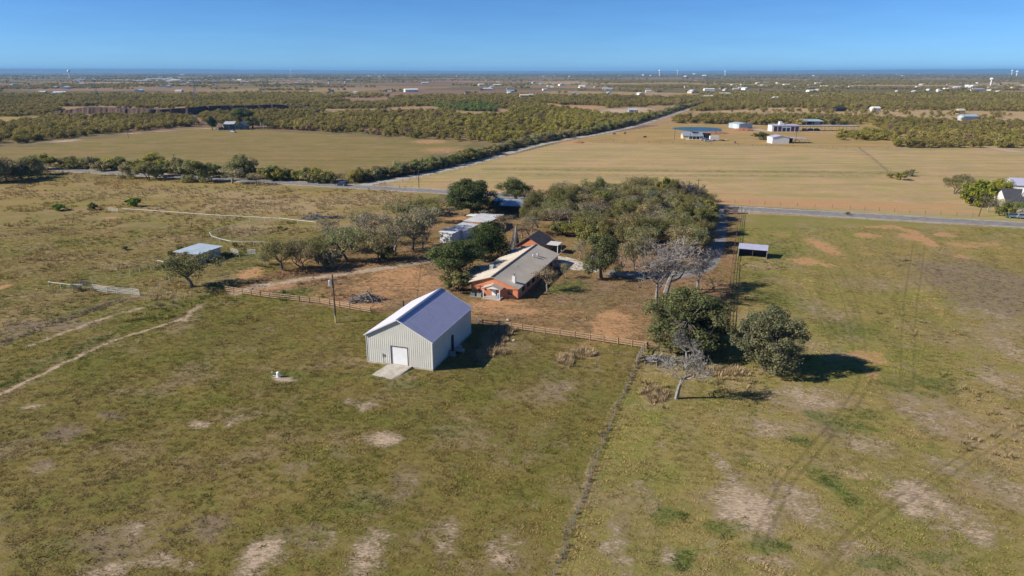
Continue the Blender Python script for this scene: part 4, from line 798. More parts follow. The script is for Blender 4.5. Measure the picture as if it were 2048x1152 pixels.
# ------------------------------------------------------------------ orange house
hl = at(943.6, 588.5); hr = at(1036, 598.9); hw = (hr - hl).length; hrz = math.atan2(hr.y - hl.y, hr.x - hl.x); HD = 29.5; HE = 2.45; HRX = hw * .45; HRZ = 4.35
house = thing('orange_house', 'long low orange stucco house with tan metal roof', 'house', hl, hrz); footprint(hl, hrz, -2.5, hw + .6, -.6, HD + .6)
sl_ = (HRZ - HE) / (hw - HRX); LO = 2.1
zl = HRZ - (HRX) * sl_; ze = HRZ - (HRX + LO) * sl_ * .93
wl_ = MB().poly((0, 0, -.1), (hw, 0, -.1), (hw, 0, HE), (HRX, 0, HRZ - .05), (0, 0, zl)).poly((hw, HD, -.1), (0, HD, -.1), (0, HD, zl), (HRX, HD, HRZ - .05), (hw, HD, HE)).quad((hw, 0, -.1), (hw, HD, -.1), (hw, HD, HE), (hw, 0, HE)).quad((0, HD, -.1), (0, 0, -.1), (0, 0, zl), (0, HD, zl))
wl_.build('wall', M['orange'], house)
MB().box(-.06, hw + .06, -.07, -.005, 1.98, 2.06).box(-.05, .08, -.06, -.005, 0, 2.4).box(hw - .08, hw + .05, -.06, -.005, 0, 2.35).build('wall_trim', M['rust'], house)
ov = .35
ribroof((hw + ov, -ov, HE - ov * sl_ + .06), (hw + ov, HD + ov, HE - ov * sl_ + .06), (HRX, -ov, HRZ + .06), (HRX, HD + ov, HRZ + .06), .45, .025, .05, .09).build('roof_slope', M['tanroof'], house)
ribroof((-LO, -ov - .3, ze + .06), (-LO, HD + ov, ze + .06), (HRX, -ov, HRZ + .06), (HRX, HD + ov, HRZ + .06), .45, .025, .05, .09).build('roof_slope', M['tanroof'], house)
MB().bar((HRX, -ov - .03, HRZ + .1), (HRX, HD + ov + .03, HRZ + .1), .35, .06).build('ridge_cap', M['oldwood'], house)
ch = MB().box(hw - 1.9, hw - 1.2, 1.6, 2.3, 2.5, 4.35).build('chimney', M['white'], house); MB().tube((hw - 1.55, 1.95, 4.35), (hw - 1.55, 1.95, 4.75), .16, .16, 10).box(hw - 1.85, hw - 1.25, 1.65, 2.25, 4.78, 4.84).build('flue', M['steel'], ch)
for x, y, r in ((hw - 3.4, 20.6, .3), (hw - 2.9, 22.3, .3), (hw - 4.3, 11., .12)):
    z = HRZ - (x - HRX) * sl_; MB().tube((x, y, z), (x, y, z + r * 1.6), r * .5, r * .5, 10).tube((x, y, z + r * 1.6), (x, y, z + r * 2.4), r, r * .6, 12).build('roof_vent', M['silver'], house)
z = HRZ - (HRX - 2.2) * sl_ if False else HRZ - 3.6 * sl_
bx('roof_cooler', M['silver'], house, HRX - 4.0, HRX - 3.2, 8.6, 9.4, z - .3, z + 1.1)
# door, porch, window
bx('door', M['roller'], house, 4.55, 5.45, -.05, -.008, .3, 2.3); bx('door_frame', M['oldwood'], house, 4.45, 5.55, -.03, -.006, .25, 2.4)
po = MB(); px0, px1, py = 3.4, 7.0, -1.9; pm = (px0 + px1) / 2
po.slab((px0 - .35, py - .2, 2.32), (pm, py - .2, 3.05), (pm, -.02, 3.05), (px0 - .35, -.02, 2.32), .07).slab((px1 + .35, py - .2, 2.32), (px1 + .35, -.02, 2.32), (pm, -.02, 3.05), (pm, py - .2, 3.05), .07)
por = po.build('porch_roof', M['tanroof'], house); MB().poly((px0 - .2, py - .05, 2.3), (px1 + .2, py - .05, 2.3), (pm, py - .05, 2.92)).build('porch_gable', M['white'], por)
for x in (px0, px1): MB().box(x - .07, x + .07, py - .05, py + .09, .22, 2.34).build('porch_post', M['white'], house)
bx('porch_step', M['concrete'], house, px0 - .2, px1 + .2, py - .25, -.01, -.1, .22)
def window(x0, x1, z0, z1, par, y=None, x=None):
    if y is not None:
        w = MB().box(x0 - .08, x1 + .08, y - .05, y - .005, z0 - .08, z1 + .08).build('window', M['oldwood'], par)
        MB().box(x0, x1, y - .065, y - .052, z0, (z0 + z1) / 2 - .03).box(x0, x1, y - .065, y - .052, (z0 + z1) / 2 + .03, z1).build('pane', M['window'], w)
    else:
        w = MB().box(x + .005, x + .05, x0 - .08, x1 + .08, z0 - .08, z1 + .08).build('window', M['white'], par)
        MB().box(x + .052, x + .065, x0, (x0 + x1) / 2 - .03, z0, z1).box(x + .052, x + .065, (x0 + x1) / 2 + .03, x1, z0, z1).build('pane', M['window'], w)
window(8.15, 9.05, .85, 1.95, house, y=0)
for i in range(8): window(2.2 + i * 3.4, 4.2 + i * 3.4, .8, 1.9, house, x=hw)
MB().box(1.55, 1.68, -.12, -.005, .9, 1.5).box(3.0, 3.16, -.14, -.005, 1.3, 1.75).tube((1.9, -.06, 0), (1.9, -.06, 2.3), .035).build('meter_box', M['dark'], house)
# side porch on the left
MB().slab((-LO - 3.2, 6., 1.95), (-LO + .2, 6., ze + .02), (-LO + .2, 15, ze + .02), (-LO - 3.2, 15, 1.95), .08).build('side_porch_roof', M['tanroof'], house)
for y in (6.3, 9, 12, 14.7): MB().tube((-LO - 2.9, y, -.1), (-LO - 2.9, y, 1.9), .06).build('side_porch_post', M['oldwood'], house)
HL_ = lambda x, y: (hl.x + x * math.cos(hrz) - y * math.sin(hrz), hl.y + x * math.sin(hrz) + y * math.cos(hrz), 0)
for x, lab in ((.75, 'dark air conditioner at the left corner of the orange house'), (2.15, 'silver grey air conditioner between the dark unit and the porch')):
    t = thing('air_conditioner', lab, 'air conditioner', HL_(x, -.9), hrz); bx('pad', M['concrete'], t, -.6, .6, -.5, .5, -.05, .08); bx('cabinet', M['grey'] if x > 1 else M['teal'], t, -.48, .48, -.4, .4, .08, .82); MB().tube((0, 0, .82), (0, 0, .86), .34, .34, 16).build('fan_grille', M['dark'], t)
t = thing('blue_barrel', 'blue plastic barrel standing on the porch of the orange house', 'barrel', Vector(HL_(6.55, -1.2)) + Vector((0, 0, .22)), hrz)
MB().tube((0, 0, 0), (0, 0, .3), .27, .31, 14).tube((0, 0, .3), (0, 0, .65), .31, .31, 14).tube((0, 0, .65), (0, 0, .95), .31, .27, 14).build('drum', M['blue'], t); MB().tube((0, 0, .95), (0, 0, 1.0), .28, .28, 14).build('lid', M['white'], t)
# second house
h2l = at(1033, 506); t2 = thing('shingled_house', 'orange house with steep dark shingle roof behind the long house', 'house', h2l, hrz); footprint(h2l, hrz, -.3, 10.5, -.3, 13)
sw, sdp, se, sr = 7.4, 8.5, 2.2, 4.5; sx = 3.3
MB().poly((0, 0, -.1), (sw, 0, -.1), (sw, 0, se), (sx, 0, sr - .1), (0, 0, se)).poly((sw, sdp, -.1), (0, sdp, -.1), (0, sdp, se), (sx, sdp, sr - .1), (sw, sdp, se)).quad((sw, 0, -.1), (sw, sdp, -.1), (sw, sdp, se), (sw, 0, se)).quad((0, sdp, -.1), (0, 0, -.1), (0, 0, se), (0, sdp, se)).build('wall', M['orange'], t2)
MB().slab((-.4, -.4, se - .25), (sx, -.4, sr + .02), (sx, sdp + .4, sr + .02), (-.4, sdp + .4, se - .25), .1).build('roof_slope', M['shingle'], t2)
MB().slab((sw + .4, -.4, se - .25), (sw + .4, sdp + .4, se - .25), (sx, sdp + .4, sr + .02), (sx, -.4, sr + .02), .1).build('roof_slope', M['shingle'], t2)
sh_ = MB()
for i in range(1, 12):
    f = i / 12; a0 = Vector((-.4, -.42, se - .25)).lerp(Vector((sx, -.42, sr + .02)), f); sh_.bar(a0 + Vector((0, 0, .02)), a0 + Vector((0, sdp + .84, .02)), .1, .03)
sh_.build('shingle_courses', M['shingle'], t2); window(1.2, 2.2, .9, 2.0, t2, y=0)
MB().slab((sw + .1, 2, 2.5), (sw + 3.2, 2, 2.4), (sw + 3.2, 6, 2.4), (sw + .1, 6, 2.5), .1).build('patio_cover', M['trim'], t2)
for y in (2.2, 5.8): MB().box(sw + 2.95, sw + 3.1, y - .07, y + .07, -.05, 2.36).build('patio_post', M['white'], t2)
# vine-smothered dead trunk
vt = at(1029, 503); t = thing('vine_covered_snag', 'tall dead trunk smothered in grey dry vines beside the shingled house', 'dead trunk', vt)
mb = MB(); th_ = tall(1031, 503, 449)
mb.tube((0, 0, -.3), (.3, 0, th_ * .7), .7, .35, 9).tube((.3, 0, th_ * .7), (.45, 0, th_), .35, .12, 8); mb.build('trunk', M['deadbark'], t); mb = MB()
for i in range(90):
    a = random.uniform(0, 6.28); r0 = random.uniform(.8, 1.8); z1 = random.uniform(.25, .95) * th_; r1 = (.75 * (1 - z1 / th_) + .12); limb(mb, (math.cos(a) * r0, math.sin(a) * r0, -.1), (math.cos(a) * r1 + .4 * z1 / th_, math.sin(a) * r1, z1), random.uniform(.06, .14), .04, 4, .03, 4)
mb.build('dry_vines', M['palebark'], t)
# ------------------------------------------------------------------ sheds
def frame(u0, v0, u1, v1):
    a, b = at(u0, v0), at(u1, v1); return a, (b - a).length, math.atan2(b.y - a.y, b.x - a.x)
# long white tin shed
wl0 = at(880, 485); wd = at(962, 446) - wl0; wrz = math.atan2(wd.y, wd.x) - math.pi / 2; wlen = wd.length
t = thing('tin_shed', 'long white tin shed with patched roof behind the dark oaks', 'shed', wl0, wrz); footprint(wl0, wrz, -.3, 9, -.3, wlen + 1)
for k, (y0, y1, ht, mt) in enumerate(((0, 5.5, 3.0, 'white'), (5.7, wlen * .55, 2.7, 'oldtin'), (wlen * .55 + .2, wlen, 3.0, 'oldtin'))):
    ww = (3.6, 4.6, 7.5)[k]
    if k < 2: MB().box(0, ww, y0, y1, -.1, ht - .3).build('wall', M['white'], t)
    ribroof((-.3, y0 - .15, ht), (-.3, y1 + .1, ht), (ww + .3, y0 - .15, ht - .25 + .45 * (k == 2)), (ww + .3, y1 + .1, ht - .25 + .45 * (k == 2)), .5).build('roof_sheet', M[mt], t)
for x in (.2, 7.3):
    for y in (wlen * .55 + .6, wlen * .78, wlen - .3): MB().tube((x, y, -.1), (x, y, 2.85), .08).build('post', M['oldwood'], t)
MB().slab((-4.2, wlen - 2, 2.5), (-.6, wlen - 3, 2.6), (-.2, wlen + 1.0, 2.6), (-3.8, wlen + 1.6, 2.5), .06).build('lean_to_roof', M['white'], t)
for x, y in ((-4., wlen - 1.7), (-.7, wlen - 2.7), (-3.6, wlen + 1.3)): MB().tube((x, y, -.1), (x, y, 2.46), .06).build('post', M['oldwood'], t)
# blue tarped shed
a, L, rz = frame(983, 424, 1048, 427); t = thing('tarped_shed', 'weathered shed with bluish roof and blue tarp deep in the grove', 'shed', a, rz)
MB().box(0, L, 2.5, 6, -.1, 2.3).build('wall', M['oldwood'], t); ribroof((-.3, -.4, 2.35), (L + .3, -.4, 2.35), (-.3, 6.4, 3.6), (L + .3, 6.4, 3.6), .5).build('roof_sheet', M['bluetin'], t)
MB().slab((-.35, -.45, 2.44), (3, -.45, 2.44), (2.6, 6.45, 3.7), (-.35, 6.45, 3.7), .02).build('blue_tarp', M['tarp'], t)
for x in np.linspace(.2, L - .2, 5): MB().tube((x, 0, -.1), (x, 0, 2.3), .07).build('post', M['oldwood'], t)
# pole shelter left
a, L, rz = frame(355, 524, 397, 528); t = thing('pole_shelter', 'open sided corral shelter with slanting bluish tin roof', 'shelter', a, rz); footprint(a, rz, -.3, L + .3, -.3, 9)
sd_ = (at(397, 528) - at(444, 512)).length
ribroof((-.5, -.6, 2.75), (-.5, sd_ + .5, 2.75), (L + .5, -.6, 2.5), (L + .5, sd_ + .5, 2.5), .5).build('roof_sheet', M['seablue'], t)
MB().bar((-.5, -.55, 2.58), (L + .5, -.55, 2.36), .06, .18).build('fascia', M['rust'], t)
MB().box(L - .05, L, 0, sd_, -.05, 2.4).build('side_wall', M['bluetin'], t); MB().box(0, L, sd_ - .05, sd_, -.05, 2.45).build('rear_wall', M['bluetin'], t)
for x in (.1, L / 2, L - .15):
    for y in (.1, sd_ / 2): MB().tube((x, y, -.1), (x, y, 2.5), .07).build('post', M['white'], t)
# loafing shed right
a, L, rz = frame(1476, 513, 1533, 518); t = thing('loafing_shed', 'small white roofed livestock shed open at the front beside rusty fence', 'shed', a, rz); footprint(a, rz, -.2, L + .2, -.2, 3.6)
MB().hexa([(0, 0, -.05), (.06, 0, -.05), (.06, 3.2, -.05), (0, 3.2, -.05)], [(0, 0, 2.14), (.06, 0, 2.14), (.06, 3.2, 2.6), (0, 3.2, 2.6)]).build('side_wall', M['oldtin'], t); MB().box(L - .06, L, 0, 3.2, -.05, 2.15).build('side_wall', M['oldtin'], t); MB().box(.06, L - .06, 3.14, 3.2, -.05, 2.58).build('rear_wall', M['black'], t)  # rear wall coloured black in place of the shade inside the shed
ribroof((-.12, -.3, 2.2), (L + .12, -.3, 2.2), (-.12, 3.5, 2.75), (L + .12, 3.5, 2.75), .35).build('roof_sheet', M['galv'], t)
for x in (.1, L / 2, L - .1): MB().tube((x, .05, -.05), (x, .05, 2.25), .06).build('post', M['oldwood'], t)

# ------------------------------------------------------------------ fences
def along(px, step):
    P = [at(*p) for p in px]; out = [P[0]]
    for a, b in zip(P[:-1], P[1:]):
        k = max(1, round((b - a).length / step)); out += [a.lerp(b, (i + 1) / k) for i in range(k)]
    return out
def fence(name, label, px, step, post, rails, h, cat='fence', extra=None):
    """post = (material, half width, round?), rails = list of (height, w, h, material)"""
    P = along(px, step); t = thing(name, label, cat, P[0]); O = P[0]
    pm = (MB().tube((0, 0, -.2), (0, 0, h), post[1], post[1], 6) if post[2] else MB().box(-post[1], post[1], -post[1], post[1], -.2, h)).mesh('post'); pm.materials.append(M[post[0]])
    for p in P:
        o = link(bpy.data.objects.new('post', pm), t); o.location = p - O; o.rotation_euler = (random.gauss(0, .02), random.gauss(0, .02), random.uniform(0, .2))
    for a, b in zip(P[:-1], P[1:]):
        for z, w, hh, mt in rails:
            d = (b - a).normalized() * .002
            MB().bar(a - O + d + Vector((0, 0, z + random.gauss(0, .02))), b - O - d + Vector((0, 0, z + random.gauss(0, .02))), w, hh).build('rail' if hh > .03 else 'wire', M[mt], t)
    return t
WR = [(.35, .045, .15, 'fencewood'), (.78, .045, .15, 'fencewood'), (1.18, .045, .15, 'fencewood')]
fence('plank_fence', 'brown plank fence running from the mesquite to the barn', ((450, 583), (540, 597), (640, 608), (742, 627)), 2.4, ('fencewood', .08, False), WR, 1.36)
fence('plank_fence', 'brown plank fence from the barn to the broad dark oak', ((1000, 655), (1090, 668), (1180, 681), (1293, 698)), 2.4, ('fencewood', .08, False), WR, 1.36)
fence('plank_fence', 'short dark plank fence continuing under the broad dark oak', ((1295, 698.5), (1340, 707)), 2.4, ('oldwood', .08, False), [(.35, .045, .13, 'oldwood'), (.8, .045, .13, 'oldwood')], 1.2)
fence('plank_fence', 'two dark rails of old fence just behind the barn', ((966, 651), (998, 655)), 2.6, ('oldwood', .08, False), [(.6, .045, .12, 'oldwood'), (1.1, .045, .12, 'oldwood')], 1.3)
def panel(name, label, px, nr, h, mt, group=None, step=3.0, pr=.045, rr=.03):
    return fence(name, label, px, step, (mt, pr, True), [(h * (i + 1) / nr - .05, rr * 2, rr * 2, mt) for i in range(nr)], h, 'fence' if 'gate' not in name else 'gate')
panel('pipe_gate', 'dark green pipe gate standing open behind the barn', ((953, 648), (966, 650.5)), 5, 1.3, 'teal')
panel('cattle_panel', 'row of white five-bar cattle panels at the corral mouth', ((186, 581), (215, 586), (234, 587.5), (264, 590), (280, 592)), 5, 1.45, 'pipe', step=3.2, pr=.055, rr=.03)
panel('pipe_fence', 'single white pipe rail beside the grey leafless shrub', ((98, 574), (146, 580), (182, 581)), 1, 1.25, 'pipe', step=3., pr=.045, rr=.05)
panel('pipe_fence', 'long white pipe rail crossing the upper paddock', ((245, 424), (330, 430), (440, 438), (560, 444), (632, 452)), 1, 1.3, 'pipe', step=6., pr=.05, rr=.055)
panel('pipe_fence', 'curved white pipe arena fence behind the pole shelter', ((560, 441), (520, 447), (470, 458), (440, 464), (420, 473), (424, 480), (440, 486), (463, 491), (485, 492), (508, 492), (530, 492)), 1, 1.3, 'pipe', step=4., pr=.045, rr=.045)
panel('pipe_gate', 'short white pipe gate at the start of the long paddock rail', ((216, 422), (236, 424)), 4, 1.3, 'pipe')
panel('pipe_fence', 'white pipe rail corner left of the pole shelter', ((316, 532), (343, 537), (344, 546)), 1, 1.5, 'pipe', step=4., rr=.05)
panel('pipe_gate', 'white four-bar gate in the shade of the pole shelter', ((462, 506), (477, 511)), 4, 1.4, 'pipe')
panel('pipe_gate', 'white four-bar gate at the right corner of the corral', ((496, 508), (511, 510)), 4, 1.4, 'pipe')
WI = [(.3, .012, .012, 'steel'), (.6, .012, .012, 'steel'), (.9, .012, .012, 'steel')]
fence('wire_fence', 'wire fence with white posts along the near side of the corral', ((280, 594), (300, 588), (340, 566), (430, 535), (445, 528), (480, 520), (520, 505)), 3.4, ('pipe', .035, True), WI, 1.35)
fence('wire_fence', 'wire fence with white posts along the far side of the corral', ((184, 566), (213, 562), (240, 558), (280, 546), (302, 541), (318, 536)), 3.4, ('pipe', .04, True), WI, 1.5)
fence('wire_fence', 'thin wire fence with steel posts through the weeds on the left', ((0, 690), (60, 664), (110, 645), (180, 620), (240, 602)), 4.5, ('palepole', .03, True), WI, 1.2)
fence('wire_fence', 'thin wire fence with steel posts running through the near pasture', ((1284, 712), (1262, 760), (1240, 808), (1218, 862), (1195, 920), (1170, 985), (1146, 1055), (1108, 1160), (1060, 1300)), 4.2, ('palepole', .03, True), WI, 1.25)
fence('corner_brace', 'silvery weathered post and rail brace at the pasture corner', ((1293, 697), (1287, 703), (1274, 726)), 1.8, ('palepole', .09, True), [(1.15, .12, .12, 'palepole'), (.6, .08, .08, 'palepole')], 1.4)
fence('pipe_fence', 'rusty pipe fence alongside the driveway down to the oaks', ((1479, 430), (1474, 465), (1467, 510), (1461, 560), (1456, 605), (1449, 665)), 2.8, ('rust', .06, True), [(1.3, .08, .08, 'rust'), (.9, .06, .06, 'rust'), (.5, .06, .06, 'rust')], 1.35)
fence('wire_fence', 'barbed wire fence along the big tan field beside the highway', ((1440, 404.5), (1560, 411), (1700, 418.5), (1850, 428), (1945, 434)), 5., ('oldwood', .06, True), WI, 1.25)
fence('wire_fence', 'post and wire fence along the right side of the gravel road', ((748, 373), (790, 366), (900, 344.5), (990, 320.5), (1070, 297), (1130, 284)), 5., ('oldwood', .06, True), WI, 1.3)
fence('wire_fence', 'dark fence line across the far end of the big tan field', ((1135, 283), (1250, 284), (1370, 288), (1560, 293), (1720, 297), (1860, 299)), 8., ('oldwood', .09, True), [(.5, .05, .05, 'oldwood'), (1.1, .05, .05, 'oldwood')], 1.3)
fence('wire_fence', 'old fence line dividing the far tan fields', ((1716, 297), (1745, 318), (1775, 345), (1800, 360)), 5., ('oldwood', .09, True), WI, 1.3)
fence('wire_fence', 'low post fence on the near verge of the highway', ((1490, 424), (1640, 433), (1780, 441), (1950, 451), (2048, 457)), 6., ('palepole', .035, True), WI, 1.2)
# corner posts, gates at the junction
for u, v, lab in ((762, 372, 'left'), (767, 371.5, 'right')): pass
fence('brace_posts', 'cluster of dark brace posts at the junction corner', ((760, 373), (764, 372.3), (768, 371.8), (772, 371.3)), 1.0, ('rust', .1, True), [(1.2, .08, .08, 'rust')], 1.7)
# entrance gate
for u, v, lab in ((1452, 427, 'dark stone gate pillar at the driveway side of the entrance'), (1470, 427.5, 'dark stone gate pillar beside the rusty fence end')):
    p = at(u, v); t = thing('gate_pillar', lab, 'pillar', p, hrz); bx('shaft', M['stone'], t, -.75, .75, -.5, .5, -.1, 2.1); bx('cap', M['oldwood'], t, -.85, .85, -.6, .6, 2.1, 2.25)
a, b = at(1456, 427), at(1467, 427.4); t = thing('entrance_gate', 'dark ornamental iron gate between the stone pillars', 'gate', a)
for z in (.25, .9, 1.6): MB().bar((0, 0, z), b - a + Vector((0, 0, z)), .05, .07).build('rail', M['black'], t)
for i in range(9): q = (b - a) * ((i + .5) / 9); MB().bar(q + Vector((0, 0, .1)), q + Vector((0, 0, 1.75 + .25 * math.sin(i / 8 * 3.14))), .03, .03).build('bar', M['black'], t)
for u, v, mt, lab, h in ((1476, 424, 'black', 'black mailbox on a post by the highway gate', 1.5), (1483, 424.5, 'oldwood', 'brown mailbox on a thin post by the highway', 1.4)):
    p = at(u, v); t = thing('mailbox', lab, 'mailbox', p, hrz); bx('post', M['oldwood'], t, -.06, .06, -.06, .06, -.1, h); MB().box(-.15, .15, -.3, .3, h, h + .25).tube((0, -.3, h + .25), (0, .3, h + .25), .15, .15, 10).build('box', M[mt], t)
for u, v in ((1487, 426), (1498, 427.5)):
    p = at(u, v); t = thing('marker_post', 'short white marker post on the highway verge', 'post', p, group='white marker posts on the verge'); bx('shaft', M['white'], t, -.06, .06, -.04, .04, -.1, 1.4); bx('reflector', M['yellow'], t, -.05, .05, -.052, -.042, 1.15, 1.3)

# ------------------------------------------------------------------ poles
def pole(u, v, vt, label, lean=(0, 0), tr=False, arm=True, r=.15, mat='pole', pale=0):
    p = at(u, v); h = tall(u, v, vt); t = thing('utility_pole', label, 'utility pole', p); top = Vector((lean[0], lean[1], h))
    MB().tube((0, 0, -.4), top, r, r * .72, 9).build('shaft', M[mat], t)
    if pale: MB().tube((0, 0, 0), top * (pale / h), r * 1.12, r * 1.08, 10).build('base_sleeve', M['yellow'], t); MB().tube(top * (pale / h), top * (pale * 1.35 / h), r * 1.1, r * 1.04, 10).build('base_band', M['grey'], t)
    if arm: MB().bar(top + Vector((-1.1, .1, -.45)), top + Vector((1.1, .1, -.45)), .1, .12).build('cross_arm', M[mat], t)
    if tr:
        MB().tube(top + Vector((-.5, -.1, -2.1)), top + Vector((-.5, -.1, -1.15)), .30, .30, 14).tube(top + Vector((-.5, -.1, -1.15)), top + Vector((-.5, -.1, -1.05)), .3, .2, 14).build('transformer', M['silver'], t)
        MB().tube(top + Vector((-.5, -.1, -1.05)), top + Vector((-.5, -.1, -.75)), .05, .04).tube(top + Vector((-.3, -.1, -1.5)), top + Vector((0, 0, -1.5)), .05).build('bushing', M['grey'], t)
        MB().tube(top + Vector((-.62, -.1, -2.1)), top * .55 + Vector((-.19, 0, 0)), .02).build('drop_cable', M['wire'], t)
    return top + p
ptop = pole(672, 645, 549, 'dark power pole with silver transformer in the grass by the barn', tr=True, arm=False, r=.17, pale=1.05)
pole(838, 376, 329, 'tall bare pole at the corner of the tan field'); pole(1957, 433, 381, 'leaning brown pole beside the highway fence', (1.2, 0), arm=False)
pole(2026, 436, 385, 'leaning dark pole in front of the dark roofed house', (1.5, 0), arm=False); pole(1394, 405, 358, 'slim pole behind the black bare tree', arm=True, r=.13)
for u, v, vt, lab in ((1349, 279, 257, 'left of the pond house'), (1380, 281, 255, 'in front of the pond house'), (1591, 286, 263, 'in front of the storage units'), (1776, 276, 250, 'by the scrub beyond the canopy'), (257, 276, 262, 'along the farmhouse track'), (350, 330, 308, 'above the roadside trees')):
    pole(u, v, vt, 'distant slim pole ' + lab, r=.16)
p0 = at(807, 617); t = thing('gate_post', 'stout weathered post standing behind the barn roof', 'post', p0); MB().tube((0, 0, -.2), (0, 0, tall(807, 617, 601)), .2, .17, 9).build('shaft', M['oldwood'], t); MB().box(-.22, .22, -.05, .05, .5, .7).build('latch_board', M['oldwood'], t)
def wire(name, label, a, b, sag, r=.024):
    mb = MB(); a = Vector(a); b = Vector(b); L = [a.lerp(b, i / 16) - Vector((0, 0, 4 * sag * (i / 16) * (1 - i / 16))) for i in range(17)]
    for p, q in zip(L[:-1], L[1:]): mb.tube(p, q, r, r, 4, False)
    tag(mb.build(name, M['wire']), label, 'wire')
ht_ = Vector(HL_(1.9, 0)) + Vector((0, 0, 3.0))
wire('service_wire', 'thin wire from the transformer pole to the orange house', ptop - Vector((0, 0, 1.6)), ht_, .9)
wire('power_line', 'thin wire from the transformer pole towards the mesquites', ptop - Vector((0, 0, .2)), at(838, 376) + Vector((0, 0, 9)), 2.2)

# ------------------------------------------------------------------ piles and small things
def pile(u, v, wpx, h, label, mat='deadbark', n=130):
    p = at(u, v); r = wpx / 2 / FPX * math.hypot(p.y, CH); t = thing('brush_pile', label, 'brush pile', p); mb = MB()
    for i in range(n):
        a = random.uniform(0, 6.28); q = random.random() ** .7; z = h * (1 - q) * random.random(); c = Vector((math.cos(a) * q * r, math.sin(a) * q * r * .6, z + .08)); d = Vector((random.gauss(0, 1), random.gauss(0, .7), random.gauss(0, .25))).normalized() * random.uniform(.5, 1.6)
        limb(mb, c - d, c + d, random.uniform(.04, .13), .025, 3, .08, 4)
    mb.build('branches', M[mat], t); mb = MB()
    for i in range(8):
        a = random.uniform(0, 6.28); c = Vector((math.cos(a) * r * .4, math.sin(a) * r * .3, .25)); d = Vector((random.gauss(0, 1), random.gauss(0, .6), .1)).normalized() * random.uniform(.8, 1.8); mb.tube(c - d, c + d, .2, .14, 8)
    mb.build('logs', M[mat], t)
pile(734, 600, 62, 1.7, 'big heap of grey cut branches inside the plank fence', n=200)
t = thing('fallen_log', 'pale forked log lying below the heap of cut branches', 'log', at(706, 607)); limb(MB_ := MB(), (-.9, -.6, .15), (1.0, .9, .5), .2, .14, 3, .1, 7); limb(MB_, (0, 0, .3), (-.6, 1.0, .9), .12, .06, 3, .1, 6); MB_.build('trunk', M['deadbark'], t)
pile(632, 436, 62, 1.3, 'long dark heap of old limbs beside the paddock rail', n=170); pile(672, 436, 30, .9, 'small dark heap of limbs at the end of the paddock rail', 'darkbark', 70)
pile(895, 429, 40, 1.0, 'scattered pale timber heap near the huge oak', 'palebark', 60); pile(1322, 722, 70, 1.0, 'bleached fallen branches at the pasture fence corner', 'palebark', 120)
w = at(557, 754); t = thing('well_head', 'white well tank with small pipe on a pale dirt ring', 'well', w)
MB().tube((0, 0, -.05), (0, 0, .75), .28, .28, 14).tube((0, 0, .75), (0, 0, .9), .28, .12, 14).build('tank', M['roller'], t); MB().box(-.45, .45, -.45, .45, -.05, .05).build('pad', M['concrete'], t)
MB().tube((-1.05, .35, -.05), (-1.05, .35, .55), .05).tube((-1.05, .35, .5), (-.75, .35, .5), .04).tube((-1.0, .35, .1), (-.2, .05, .1), .04).build('pipe', M['steel'], t); MB().box(-1.13, -.97, .27, .43, .55, .72).build('pipe_cap', M['white'], t)
def boulder(u, v, r, mat, label, cat='rock'):
    p = at(u, v); t = thing('field_stone', label, cat, p); mb = MB(); n = 8
    for k, (zz, rr) in enumerate(((-.1, .9), (.35, 1.05), (.75, .75), (.95, .2))):
        for i in range(n): a = 6.28 * i / n; q = r * rr * random.uniform(.8, 1.15); mb.v.append((q * math.cos(a), q * .8 * math.sin(a), r * zz))
        if k:
            for i in range(n): mb.f.append(((k - 1) * n + i, (k - 1) * n + (i + 1) % n, k * n + (i + 1) % n, k * n + i))
    mb.f.append(tuple(3 * n + i for i in range(n))); mb.build('stone', M[mat], t)
boulder(1016, 641, .38, 'concrete', 'pale block lying in the yard just inside the plank fence'); boulder(1028, 682, .34, 'concrete', 'pale chunk lying in the weeds below the plank fence'); boulder(1278, 575, .35, 'darkbark', 'small dark stump in the middle of the yard', 'stump'); boulder(340, 1, .1, 'stone', 'x') if False else None
boulder(1178, 527, .5, 'palecon', 'pale rock at the far edge of the concrete apron')

